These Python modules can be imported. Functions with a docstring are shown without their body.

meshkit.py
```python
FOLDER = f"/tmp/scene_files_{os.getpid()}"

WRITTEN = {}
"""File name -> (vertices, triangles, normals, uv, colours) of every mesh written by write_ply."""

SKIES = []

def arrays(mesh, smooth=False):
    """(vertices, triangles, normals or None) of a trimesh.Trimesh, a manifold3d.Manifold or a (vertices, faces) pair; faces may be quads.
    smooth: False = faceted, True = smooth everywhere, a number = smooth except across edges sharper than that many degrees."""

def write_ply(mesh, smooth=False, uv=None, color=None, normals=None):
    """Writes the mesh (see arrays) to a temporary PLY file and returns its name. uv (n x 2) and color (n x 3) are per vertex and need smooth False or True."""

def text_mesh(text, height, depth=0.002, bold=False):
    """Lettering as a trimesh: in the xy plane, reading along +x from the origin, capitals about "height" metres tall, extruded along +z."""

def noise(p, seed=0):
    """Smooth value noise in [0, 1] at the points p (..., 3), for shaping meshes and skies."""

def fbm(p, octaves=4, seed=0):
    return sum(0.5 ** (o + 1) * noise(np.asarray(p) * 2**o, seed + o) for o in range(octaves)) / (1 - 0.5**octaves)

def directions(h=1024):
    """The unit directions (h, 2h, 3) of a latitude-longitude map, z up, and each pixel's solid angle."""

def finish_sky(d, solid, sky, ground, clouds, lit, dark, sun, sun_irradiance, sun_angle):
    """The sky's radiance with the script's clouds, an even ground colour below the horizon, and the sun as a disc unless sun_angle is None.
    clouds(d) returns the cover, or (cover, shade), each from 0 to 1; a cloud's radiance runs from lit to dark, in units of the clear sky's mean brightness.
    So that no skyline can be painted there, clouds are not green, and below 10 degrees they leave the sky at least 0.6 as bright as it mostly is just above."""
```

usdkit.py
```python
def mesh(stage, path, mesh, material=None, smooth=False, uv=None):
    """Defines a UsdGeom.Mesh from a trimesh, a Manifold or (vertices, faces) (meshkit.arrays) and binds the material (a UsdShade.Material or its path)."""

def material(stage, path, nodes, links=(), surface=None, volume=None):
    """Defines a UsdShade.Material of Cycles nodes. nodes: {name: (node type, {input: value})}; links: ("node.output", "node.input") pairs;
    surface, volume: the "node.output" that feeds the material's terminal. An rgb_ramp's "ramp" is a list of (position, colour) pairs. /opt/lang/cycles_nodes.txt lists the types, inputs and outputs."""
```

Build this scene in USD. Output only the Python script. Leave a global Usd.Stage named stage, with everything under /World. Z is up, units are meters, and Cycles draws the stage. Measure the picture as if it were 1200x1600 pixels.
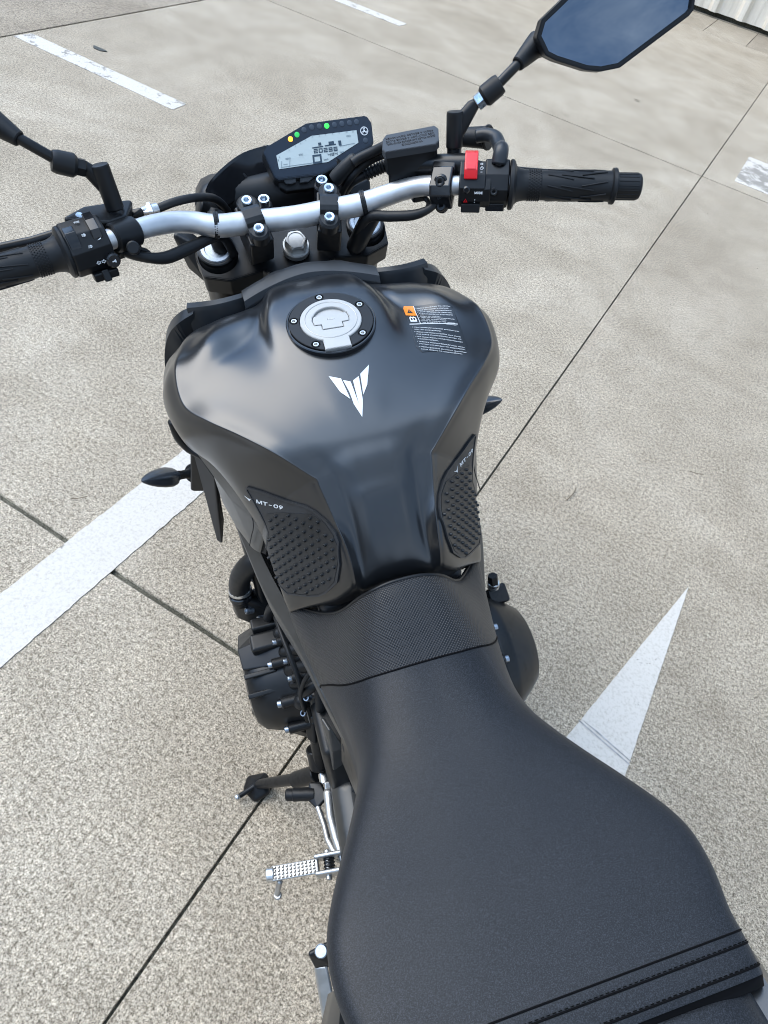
import math, numpy as np, trimesh
import manifold3d as m3
import shapely.geometry as sg
from shapely import affinity
from scipy.ndimage import gaussian_filter1d
from scipy.interpolate import LinearNDInterpolator
from pxr import Usd, UsdGeom, UsdLux, UsdShade, Gf, Sdf
import usdkit, meshkit

stage = Usd.Stage.CreateInMemory()
UsdGeom.SetStageUpAxis(stage, UsdGeom.Tokens.z)
UsdGeom.SetStageMetersPerUnit(stage, 1.0)
UsdGeom.Xform.Define(stage, '/World')
UsdGeom.Scope.Define(stage, '/World/Looks')

# ------------------------------------------------------------------ camera, sky, sun
cam = UsdGeom.Camera.Define(stage, '/World/camera')
cam.AddTransformOp().Set(Gf.Matrix4d(0.849407, 0.494649, 0.183931, 0.000000, -0.485202, 0.594892, 0.640845, 0.000000, 0.207574, -0.633582, 0.745310, 0.000000, 0.000000, 0.000000, 1.437623, 1.000000))
cam.CreateFocalLengthAttr(24.0); cam.CreateHorizontalApertureAttr(26.91589); cam.CreateVerticalApertureAttr(35.88785)
cam.CreateClippingRangeAttr(Gf.Vec2f(0.02, 400))
cam.CreateFStopAttr(0.0)
EXPOSURE = 0.70
cam.CreateExposureAttr(EXPOSURE)

SUN_AZ, SUN_EL = math.radians(-102), math.radians(47)      # direction towards the sun, azimuth = atan2(x, y)
SKY_STRENGTH = 0.10
dome = UsdLux.DomeLight.Define(stage, '/World/sky')
sky_mat = usdkit.material(stage, '/World/Looks/sky_look', {
    'tc': ('texture_coordinate', {}),
    'map': ('mapping', {'scale': (1.0, 1.0, 2.2)}),
    'n1': ('noise_texture', {'scale': 1.7, 'detail': 5, 'roughness': 0.5, 'distortion': 0.4}),
    'n2': ('noise_texture', {'scale': 1.0, 'detail': 2, 'roughness': 0.45, 'distortion': 0.3}),
    'n3': ('noise_texture', {'scale': 6.5, 'detail': 8, 'roughness': 0.64, 'distortion': 0.7}),
    'sum': ('mix_float', {'fac': 0.50}),
    'cover': ('map_range', {'from_min': 0.24, 'from_max': 0.50, 'to_min': 0.55, 'to_max': 0.97, 'clamp': True}),
    'shade': ('rgb_ramp', {'ramp': [(0.38, (1.8, 3.4, 6.6)), (0.50, (5.7, 8.1, 11.7)), (0.62, (12.0, 13.9, 16.4))]}),
    'sky': ('sky_texture', {'sky_type': 'single_scattering', 'sun_disc': False, 'sun_elevation': SUN_EL, 'sun_rotation': SUN_AZ}),
    'mix': ('mix_color', {}),
    'dot': ('vector_math', {'math_type': 'dot_product', 'vector2': (math.sin(SUN_AZ) * math.cos(SUN_EL), math.cos(SUN_AZ) * math.cos(SUN_EL), math.sin(SUN_EL))}),
    'glow': ('map_range', {'range_type': 'smootherstep', 'from_min': 0.40, 'from_max': 1.0, 'to_min': 0.62, 'to_max': 2.2, 'clamp': True}),
    'veil': ('vector_math', {'math_type': 'scale'}),
    'bg': ('background_shader', {'strength': SKY_STRENGTH}),
}, [('tc.generated', 'map.vector'), ('map.vector', 'n1.vector'), ('map.vector', 'n2.vector'), ('map.vector', 'n3.vector'), ('n2.fac', 'sum.a'), ('n3.fac', 'sum.b'), ('n1.fac', 'cover.value'),
    ('sum.result', 'shade.fac'), ('cover.result', 'mix.fac'), ('sky.color', 'mix.a'), ('shade.color', 'mix.b'),
    ('tc.generated', 'dot.vector1'), ('dot.value', 'glow.value'), ('mix.result', 'veil.vector1'), ('glow.result', 'veil.scale'), ('veil.vector', 'bg.color')], surface='bg.background')
UsdShade.MaterialBindingAPI.Apply(dome.GetPrim()).Bind(sky_mat)
dome.GetPrim().SetCustomDataByKey('kind', 'structure')
dome.GetPrim().SetCustomDataByKey('label', 'blue grey overcast sky with broken clouds')
sun = UsdLux.DistantLight.Define(stage, '/World/sun')
sun.CreateNormalizeAttr(True); sun.CreateIntensityAttr(0.40); sun.CreateAngleAttr(50.0)
sun.CreateColorAttr(Gf.Vec3f(1.0, 0.86, 0.66))
sun.AddRotateXYZOp().Set(Gf.Vec3f(90 - math.degrees(SUN_EL), 0, 180 - math.degrees(SUN_AZ)))

# ------------------------------------------------------------------ shape helpers
class MB:
    """Collects shapes that become one mesh."""
    def __init__(self): self.v = []; self.f = []; self.n = 0
    def add(self, v, f):
        v = np.asarray(v, float); f = np.asarray(f, int)
        if f.shape[1] == 4: f = np.vstack([f[:, [0, 1, 2]], f[:, [0, 2, 3]]])
        self.v.append(v); self.f.append(f + self.n); self.n += len(v); return self
    def mesh(self, m):
        if hasattr(m, 'to_mesh'):
            k = m.to_mesh(); return self.add(k.vert_properties[:, :3], k.tri_verts)
        return self.add(m.vertices, m.faces)
    def tri(self): return trimesh.Trimesh(np.vstack(self.v), np.vstack(self.f), process=False)

def unit(a): a = np.asarray(a, float); return a / np.linalg.norm(a)
def frame(z, x=(1, 0, 0)):
    z = unit(z); x = np.asarray(x, float); x = x - z * (x @ z)
    if np.linalg.norm(x) < 1e-6: x = np.cross(z, (0.3, 1, 0.2))
    x = unit(x); return np.array([x, np.cross(z, x), z])          # rows: local axes
def place(v, o, A): return np.asarray(v, float) @ A + np.asarray(o, float)

def spline(pts, n=8):
    p = np.asarray(pts, float)
    if len(p) < 3:
        t = np.linspace(0, 1, n + 1)[:, None]; return p[0] * (1 - t) + p[-1] * t
    q = np.vstack([2 * p[0] - p[1], p, 2 * p[-1] - p[-2]]); out = []
    for i in range(1, len(q) - 2):
        for t in np.arange(n) / n:
            out.append(.5 * (2 * q[i] + (q[i + 1] - q[i - 1]) * t + (2 * q[i - 1] - 5 * q[i] + 4 * q[i + 1] - q[i + 2]) * t * t + (3 * q[i] - q[i - 1] - 3 * q[i + 1] + q[i + 2]) * t ** 3))
    return np.vstack(out + [p[-1]])

def tube(mb, pts, r, seg=14, smooth=6, cap=True):
    p = spline(pts, smooth) if smooth else np.asarray(pts, float); n = len(p)
    rr = np.interp(np.linspace(0, 1, n), np.linspace(0, 1, len(r)), r) if np.ndim(r) else np.full(n, r)
    tan = np.gradient(p, axis=0); tan /= np.linalg.norm(tan, axis=1, keepdims=True)
    a = frame(tan[0], (0.13, 0.2, 1))[0]; V = []
    th = np.linspace(0, 2 * np.pi, seg, endpoint=False)
    for i in range(n):
        a = unit(a - tan[i] * (a @ tan[i])); b = np.cross(tan[i], a)
        V.append(p[i] + rr[i] * (np.cos(th)[:, None] * a + np.sin(th)[:, None] * b))
    V = np.vstack(V); F = []
    for i in range(n - 1):
        for j in range(seg):
            k = (j + 1) % seg; F.append([i * seg + j, i * seg + k, (i + 1) * seg + k, (i + 1) * seg + j])
    if cap:
        m = len(V); V = np.vstack([V, p[0], p[-1]])
        for j in range(seg):
            k = (j + 1) % seg
            F.append([m, k, j, j]); F.append([m + 1, (n - 1) * seg + j, (n - 1) * seg + k, (n - 1) * seg + k])
    F = np.array(F); T = np.vstack([F[:, [0, 1, 2]], F[:, [0, 2, 3]]]); T = T[(T[:, 1] != T[:, 2])]
    return mb.add(V, T)

def lathe(mb, prof, o, axis, seg=28, x=(1, 0, 0), shape=None, cap=True):
    """prof: (radius, height) pairs along axis; shape(theta, i) scales the radius."""
    A = frame(axis, x); th = np.linspace(0, 2 * np.pi, seg, endpoint=False); V = []
    for i, (r, z) in enumerate(prof):
        s = np.ones(seg) if shape is None else shape(th, i)
        V.append(np.stack([r * s * np.cos(th), r * s * np.sin(th), np.full(seg, z)], 1))
    V = place(np.vstack(V), o, A); F = []; n = len(prof); T = []
    for i in range(n - 1):
        a0, b0 = prof[i][0] < 1e-4, prof[i + 1][0] < 1e-4
        for j in range(seg):
            k = (j + 1) % seg; q = [i * seg + j, i * seg + k, (i + 1) * seg + k, (i + 1) * seg + j]
            if a0: T.append([i * seg, q[2], q[3]])
            elif b0: T.append([q[0], q[1], (i + 1) * seg])
            else: T += [q[:3], [q[0], q[2], q[3]]]
    mb.add(V, T)
    for i, flip in ((0, 1), (len(prof) - 1, 0)):
        if cap and prof[i][0] > 1e-4:
            c = place([[0, 0, prof[i][1]]], o, A); ring = V[i * seg:(i + 1) * seg]
            f = [[seg, (j + 1) % seg, j] if flip else [seg, j, (j + 1) % seg] for j in range(seg)]
            mb.add(np.vstack([ring, c]), f)
    return mb

def cyl(mb, a, b, r, r2=None, seg=24, ch=0.0015):
    a = np.asarray(a, float); b = np.asarray(b, float); L = np.linalg.norm(b - a); r2 = r if r2 is None else r2; ch = min(ch, r * .4, r2 * .4, L * .3)
    return lathe(mb, [(r - ch, 0), (r, ch), (r2, L - ch), (r2 - ch, L)], a, b - a, seg)

def hexr(th, n=6):
    w = 2 * np.pi / n; return math.cos(w / 2) / np.cos((th % w) - w / 2)

def bolt(mb, o, axis, r, h, hole=True, seg=24):
    if not hole:
        return lathe(mb, [(r * 1.0, 0), (r, h * .75), (r * .85, h)], o, axis, seg)
    prof = [(r, -h * .3), (r, h * .78), (r * .86, h), (r * .60, h), (r * .52, h * .86), (r * .50, h * .15), (0.00001, h * .1)]
    return lathe(mb, prof, o, axis, seg, shape=lambda th, i: hexr(th) / 1.05 if i >= 4 else np.ones(len(th)))

def rbox(mb, o, A, size, r=0.002, taper=(1, 1), seg=6):
    """Box of size (x, y, z) centred at o in frame A (rows), edges rounded by r; taper scales the +z face."""
    sx, sy, sz = np.asarray(size, float) / 2; r = min(r, sx * .95, sy * .95, sz * .95)
    ball = trimesh.creation.icosphere(subdivisions=1, radius=r).vertices; pts = []
    for i in (-1, 1):
        for j in (-1, 1):
            for k in (-1, 1):
                tx, ty = (taper if k > 0 else (1, 1))
                pts.append(ball + [i * (sx * tx - r), j * (sy * ty - r), k * (sz - r)])
    h = m3.Manifold.hull_points(np.vstack(pts)); k = h.to_mesh()
    return mb.add(place(k.vert_properties[:, :3], o, A), k.tri_verts)

def hull(mb, pts, r=0.0015):
    ball = trimesh.creation.icosphere(subdivisions=1, radius=r).vertices
    k = m3.Manifold.hull_points(np.vstack([ball + np.asarray(p, float) for p in pts])).to_mesh()
    return mb.add(k.vert_properties[:, :3], k.tri_verts)

def chain(mb, pts, r):
    """Rounded member through the points: hulls of spheres of radius r (or one radius each)."""
    rr = r if np.ndim(r) else [r] * len(pts)
    S = [trimesh.creation.icosphere(subdivisions=2, radius=q).vertices + np.asarray(p, float) for p, q in zip(pts, rr)]
    m = m3.Manifold()
    for a, b in zip(S[:-1], S[1:]): m = m + m3.Manifold.hull_points(np.vstack([a, b]))
    k = m.to_mesh(); return mb.add(k.vert_properties[:, :3], k.tri_verts)

def prism(mb, poly, o, A, h0, h1, bevel=0.0):
    """Extrude a shapely polygon, given in frame A about o, from height h0 to h1, top edge bevelled."""
    for g in getattr(poly, 'geoms', [poly]):
        if g.is_empty: continue
        ext = [np.array(g.exterior.coords)[:-1]] + [np.array(i.coords)[:-1] for i in g.interiors]
        cs = m3.CrossSection([e for e in ext], m3.FillRule.EvenOdd)
        if bevel > 0:
            m = cs.extrude(h1 - h0 - bevel)
            for q in range(3):
                a = bevel * (1 - math.cos((q + 1) * math.pi / 6)); z0 = bevel * math.sin(q * math.pi / 6); z1 = bevel * math.sin((q + 1) * math.pi / 6)
                m = m + cs.offset(-a, m3.JoinType.Miter).extrude(z1 - z0 + 1e-5).translate((0, 0, h1 - h0 - bevel + z0 - 1e-5))
        else: m = cs.extrude(h1 - h0)
        k = m.to_mesh(); mb.add(place(k.vert_properties[:, :3] + [0, 0, h0], o, A), k.tri_verts)
    return mb

def prism3(mb, pts3, n, depth, bevel=0.0015, rnd=0.0):
    """Plate: planar outline of 3-D points, its face towards n, going depth behind it."""
    p = np.asarray(pts3, float); o = p.mean(0); A = frame(n); q = (p - o) @ A.T
    poly = sg.Polygon(q[:, :2]).buffer(0)
    if rnd: poly = poly.buffer(-rnd).buffer(rnd * 2, quad_segs=5).buffer(-rnd)
    return prism(mb, poly, o, A, -depth, 0, bevel)

def letters(text, height, depth=0.0004, bold=False, center=False):
    m = meshkit.text_mesh(text, height, depth, bold)
    if center: m.apply_translation([-(m.bounds[0][0] + m.bounds[1][0]) / 2, -height / 2, 0])
    return m

def grid_faces(nr, nc):
    i, j = np.meshgrid(np.arange(nr - 1), np.arange(nc - 1), indexing='ij'); a = (i * nc + j).ravel()
    return np.stack([a, a + 1, a + nc + 1, a + nc], 1)

def cr(G, k):
    """Catmull-Rom refinement of a control net along axis 0, k steps a span."""
    return np.stack([spline(G[:, j], k) for j in range(G.shape[1])], 1)

class Net:
    """Smooth surface through a symmetric control net of half rows: (rows, columns, 3), column 0 on the centre line."""
    def __init__(self, half, k=8, soft=0.2):
        H = np.asarray(half, float); L = H[:, :0:-1] * [-1, 1, 1]; G = np.concatenate([L, H], 1)
        self.nc = H.shape[1] - 1; self.k = k
        G = cr(G, k).transpose(1, 0, 2); G = cr(G, k).transpose(1, 0, 2)
        for ax in (0, 1): G = gaussian_filter1d(G, soft * k, axis=ax, mode='nearest')
        self.G = G; self.nr = (G.shape[0] - 1) / k
        du = np.gradient(G, axis=0); dv = np.gradient(G, axis=1); n = np.cross(dv, du)
        n /= np.maximum(np.linalg.norm(n, axis=2, keepdims=True), 1e-12); self.N = n if n[G.shape[0] // 2, G.shape[1] // 2, 2] > 0 else -n
    def at(self, s, t, h=0.0):
        """s: row, t: signed column; returns points h above the surface."""
        x = np.clip(np.asarray(s, float) * self.k, 0, self.G.shape[0] - 1.001); y = np.clip((np.asarray(t, float) + self.nc) * self.k, 0, self.G.shape[1] - 1.001)
        i, j = x.astype(int), y.astype(int); a, b = (x - i)[..., None], (y - j)[..., None]
        def L(Q): return (Q[i, j] * (1 - a) + Q[i + 1, j] * a) * (1 - b) + (Q[i, j + 1] * (1 - a) + Q[i + 1, j + 1] * a) * b
        return L(self.G) + np.asarray(h)[..., None] * L(self.N)
    def mesh(self): return MB().add(self.G.reshape(-1, 3), grid_faces(*self.G.shape[:2])[:, ::-1] if self.flip() else grid_faces(*self.G.shape[:2]))
    def flip(self):
        g = self.G; i, j = g.shape[0] // 2, g.shape[1] // 2
        return np.cross(g[i, j + 1] - g[i, j], g[i + 1, j] - g[i, j])[2] < 0

class Drape:
    """Maps (a, b, h) of a flat frame (o, A) onto part of a Net, h above it."""
    def __init__(self, net, s, t, o, A, n=44):
        S, T = np.meshgrid(np.linspace(*s, n), np.linspace(*t, n), indexing='ij'); P0 = net.at(S, T).reshape(-1, 3); N = (net.at(S, T, np.ones_like(S)).reshape(-1, 3) - P0)
        self.o, self.A = np.asarray(o, float), A; q = (P0 - self.o) @ A.T
        self.f = LinearNDInterpolator(q[:, :2], np.hstack([P0, N]))
    def flat(self, p): return ((np.asarray(p, float) - self.o) @ self.A.T)[:, :2]
    def __call__(self, v):
        v = np.asarray(v, float); r = self.f(v[:, :2]); return r[:, :3] + r[:, 3:] * v[:, 2:3]
    def sheet(self, mb, poly, h0, h1, step=0.004):
        """A thin conforming plate over the polygon."""
        for g in getattr(poly, 'geoms', [poly]):
            ext = [np.array(g.exterior.coords)[:-1]] + [np.array(i.coords)[:-1] for i in g.interiors]
            k = m3.CrossSection(ext, m3.FillRule.EvenOdd).extrude(h1 - h0).refine_to_length(step).translate((0, 0, h0)).to_mesh()
            mb.add(self(k.vert_properties[:, :3]), k.tri_verts)
        return mb
    def aff(self, mb, m, o2, ex, ey, h):
        """Lettering laid on with its own origin and axes in the flat frame."""
        v = np.array(m.vertices); p = np.asarray(o2) + v[:, :1] * np.asarray(ex) + v[:, 1:2] * np.asarray(ey)
        return mb.add(self(np.c_[p, v[:, 2] + h]), m.faces)
    def text(self, mb, m, x, y, h, ang=0.0, sx=1.0):
        v = np.array(m.vertices) * [sx, 1, 1]; c, s = math.cos(ang), math.sin(ang); v = np.stack([v[:, 0] * c - v[:, 1] * s + x, v[:, 0] * s + v[:, 1] * c + y, v[:, 2] + h], 1)
        return mb.add(self(v), m.faces)
# ------------------------------------------------------------------ materials
LOOK = {}
def look(name, base, rough=0.5, metal=0.0, spec=0.5, tone=0.0, tscale=30, bump=0.0, bscale=400, rvar=0.0, coat=0.0, space='object', bdist=0.001, kind='noise'):
    """A principled material with a little mottling, roughness variation and fine relief."""
    nd = {'tc': ('texture_coordinate', {}), 'p': ('principled_bsdf', {'base_color': base, 'roughness': rough, 'metallic': metal, 'specular_ior_level': spec, 'coat_weight': coat, 'coat_roughness': 0.08})}
    ln = []
    if tone or rvar:
        nd['n'] = ('noise_texture', {'scale': tscale, 'detail': 4, 'roughness': 0.6}); ln.append(('tc.object', 'n.vector'))
    if tone:
        b = np.array(base)
        nd['r'] = ('rgb_ramp', {'ramp': [(0.3, tuple(b * (1 - tone))), (0.7, tuple(np.minimum(b * (1 + tone), 1)))]}); ln += [('n.fac', 'r.fac'), ('r.color', 'p.base_color')]
    if rvar:
        nd['m'] = ('map_range', {'from_min': 0.3, 'from_max': 0.7, 'to_min': rough - rvar, 'to_max': rough + rvar}); ln += [('n.fac', 'm.value'), ('m.result', 'p.roughness')]
    if bump:
        if kind == 'noise': nd['b'] = ('noise_texture', {'scale': bscale, 'detail': 3, 'roughness': 0.6}); out = 'b.fac'
        else: nd['b'] = ('voronoi_texture', {'scale': bscale, 'feature': 'smooth_f1', 'smoothness': 0.3}); out = 'b.distance'
        nd['bm'] = ('bump', {'strength': bump, 'distance': bdist}); ln += [('tc.object', 'b.vector'), (out, 'bm.height'), ('bm.normal', 'p.normal')]
    LOOK[name] = usdkit.material(stage, '/World/Looks/' + name, nd, ln, surface='p.BSDF'); return LOOK[name]

look('satin_black_paint', (0.0042, 0.0042, 0.0044), 0.255, spec=0.80, rvar=0.010, tscale=9, bump=0.05, bscale=900, bdist=0.0003)
look('grey_trim', (0.017, 0.0187, 0.0208), 0.38, spec=0.38, rvar=0.04, bump=0.10, bscale=1100, bdist=0.0004)
look('black_plastic', (0.0036, 0.0037, 0.0040), 0.40, spec=0.30, rvar=0.05, tscale=60, bump=0.12, bscale=1200, bdist=0.0004)
look('gloss_black', (0.005, 0.005, 0.0055), 0.16, rvar=0.03)
look('black_metal', (0.0036, 0.0036, 0.0038), 0.34, spec=0.34, tone=0.12, rvar=0.06, tscale=45, bump=0.10, bscale=700, bdist=0.0004)
look('engine_black', (0.0050, 0.0049, 0.0048), 0.38, spec=0.36, tone=0.2, rvar=0.07, tscale=38, bump=0.18, bscale=800, bdist=0.0005)
look('dull_bolt', (0.30, 0.33, 0.37), 0.34, metal=1.0, tone=0.15, rvar=0.08, tscale=200)
look('rubber', (0.0048, 0.0050, 0.0054), 0.46, spec=0.30, rvar=0.06, tscale=70, bump=0.15, bscale=900, bdist=0.0004)
look('stud_rubber', (0.0058, 0.0061, 0.0066), 0.38, spec=0.42, rvar=0.05, tscale=90)
look('pad_rubber', (0.0105, 0.0110, 0.012), 0.44, spec=0.42, rvar=0.05, tscale=80, bump=0.2, bscale=900, bdist=0.0004)
look('bar_aluminium', (0.56, 0.56, 0.56), 0.47, metal=1.0, tone=0.06, rvar=0.06, tscale=60, bump=0.06, bscale=1500, bdist=0.0003)
look('bright_metal', (0.58, 0.575, 0.56), 0.32, metal=1.0, tone=0.1, rvar=0.08, tscale=120)
look('cast_metal', (0.44, 0.43, 0.41), 0.44, metal=1.0, tone=0.08, rvar=0.05, tscale=90, bump=0.12, bscale=900, bdist=0.0004)
look('zinc_bolt', (0.50, 0.56, 0.62), 0.26, metal=1.0, tone=0.1, rvar=0.08, tscale=200)
look('cap_silver', (0.36, 0.355, 0.34), 0.50, metal=0.7, tone=0.04, rvar=0.05, tscale=120, bump=0.05, bscale=1400, bdist=0.0002)
look('side_grey', (0.105, 0.102, 0.096), 0.36, metal=0.85, tone=0.08, rvar=0.05, tscale=30)
look('frame_grey', (0.070, 0.068, 0.064), 0.40, metal=0.75, tone=0.1, rvar=0.05, tscale=40)
look('silver_print', (0.58, 0.59, 0.59), 0.42, metal=0.3)
look('white_print', (0.62, 0.62, 0.61), 0.5)
look('dark_print', (0.006, 0.006, 0.007), 0.5)
look('label_film', (0.006, 0.0065, 0.007), 0.26, spec=0.6)
look('orange_print', (0.72, 0.19, 0.008), 0.35)
look('red_switch', (0.55, 0.008, 0.012), 0.30, rvar=0.03)
look('dash_face', (0.006, 0.010, 0.017), 0.16, spec=0.55)
look('dash_ink', (0.022, 0.040, 0.058), 0.3)
look('dash_ink_faint', (0.12, 0.16, 0.19), 0.3)
look('dim_lamp', (0.030, 0.038, 0.050), 0.25)
look('tyre', (0.022, 0.022, 0.022), 0.75, tone=0.2, tscale=50)
look('signal_lens', (0.022, 0.024, 0.027), 0.22, spec=0.6, rvar=0.03)
look('groove_dark', (0.0045, 0.0045, 0.005), 0.6)
look('thread', (0.0022, 0.0022, 0.0025), 0.75, spec=0.08)
for nm, col, st in (('amber_lamp', (1.0, 0.30, 0.03), 1.5), ('green_lamp', (0.04, 0.85, 0.07), 0.75), ('dim_green_lamp', (0.03, 0.45, 0.08), 0.25)):
    LOOK[nm] = usdkit.material(stage, '/World/Looks/' + nm, {'p': ('principled_bsdf', {'base_color': col, 'roughness': 0.3, 'emission_color': col, 'emission_strength': st})}, [], surface='p.BSDF')
LOOK['lcd'] = usdkit.material(stage, '/World/Looks/lcd', {'p': ('principled_bsdf', {'base_color': (0.32, 0.365, 0.365), 'roughness': 0.25, 'emission_color': (0.66, 0.79, 0.80), 'emission_strength': 0.10})}, [], surface='p.BSDF')
LOOK['mirror_glass'] = usdkit.material(stage, '/World/Looks/mirror_glass', {'p': ('principled_bsdf', {'base_color': (0.155, 0.190, 0.240), 'metallic': 1.0, 'roughness': 0.01})}, [], surface='p.BSDF')

# grained seat vinyl and the ribbed weave of its nose
LOOK['seat_vinyl'] = usdkit.material(stage, '/World/Looks/seat_vinyl', {
    'tc': ('texture_coordinate', {}),
    'v': ('voronoi_texture', {'scale': 1250, 'feature': 'f1'}),
    'n': ('noise_texture', {'scale': 14, 'detail': 4}),
    'f': ('noise_texture', {'scale': 1150, 'detail': 2, 'roughness': 0.7}),
    'fr': ('rgb_ramp', {'ramp': [(0.34, (0.0032, 0.0036, 0.0042)), (0.50, (0.0085, 0.0094, 0.0112)), (0.66, (0.026, 0.0285, 0.0335))]}),
    'm': ('map_range', {'from_min': 0.3, 'from_max': 0.7, 'to_min': 0.44, 'to_max': 0.50}),
    'bm': ('bump', {'strength': 0.25, 'distance': 0.0004}),
    'p': ('principled_bsdf', {'specular_ior_level': 0.26})},
    [('tc.object', 'v.vector'), ('tc.object', 'n.vector'), ('tc.object', 'f.vector'), ('f.fac', 'fr.fac'), ('fr.color', 'p.base_color'),
     ('n.fac', 'm.value'), ('m.result', 'p.roughness'), ('v.distance', 'bm.height'), ('bm.normal', 'p.normal')], surface='p.BSDF')
W = 2 * math.pi
LOOK['seat_weave'] = usdkit.material(stage, '/World/Looks/seat_weave', {
    'tc': ('texture_coordinate', {}), 'uv': ('uvmap', {'attribute': 'st'}),
    'rot': ('mapping', {'rotation': (0, 0, math.radians(45)), 'scale': (1, 1, 1)}),
    'w1': ('wave_texture', {'bands_direction': 'x', 'scale': 131.0}), 'w2': ('wave_texture', {'bands_direction': 'y', 'scale': 131.0}),
    'mul': ('math', {'math_type': 'multiply'}),
    'cr': ('rgb_ramp', {'ramp': [(0.0, (0.002, 0.002, 0.0022)), (0.3, (0.008, 0.008, 0.009)), (1.0, (0.034, 0.035, 0.038))]}),
    'bm': ('bump', {'strength': 0.9, 'distance': 0.0012}),
    'p': ('principled_bsdf', {'roughness': 0.40})},
    [('uv.UV', 'rot.vector'), ('rot.vector', 'w1.vector'), ('rot.vector', 'w2.vector'), ('w1.fac', 'mul.value1'), ('w2.fac', 'mul.value2'),
     ('mul.value', 'cr.fac'), ('cr.color', 'p.base_color'), ('mul.value', 'bm.height'), ('bm.normal', 'p.normal')], surface='p.BSDF')

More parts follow.
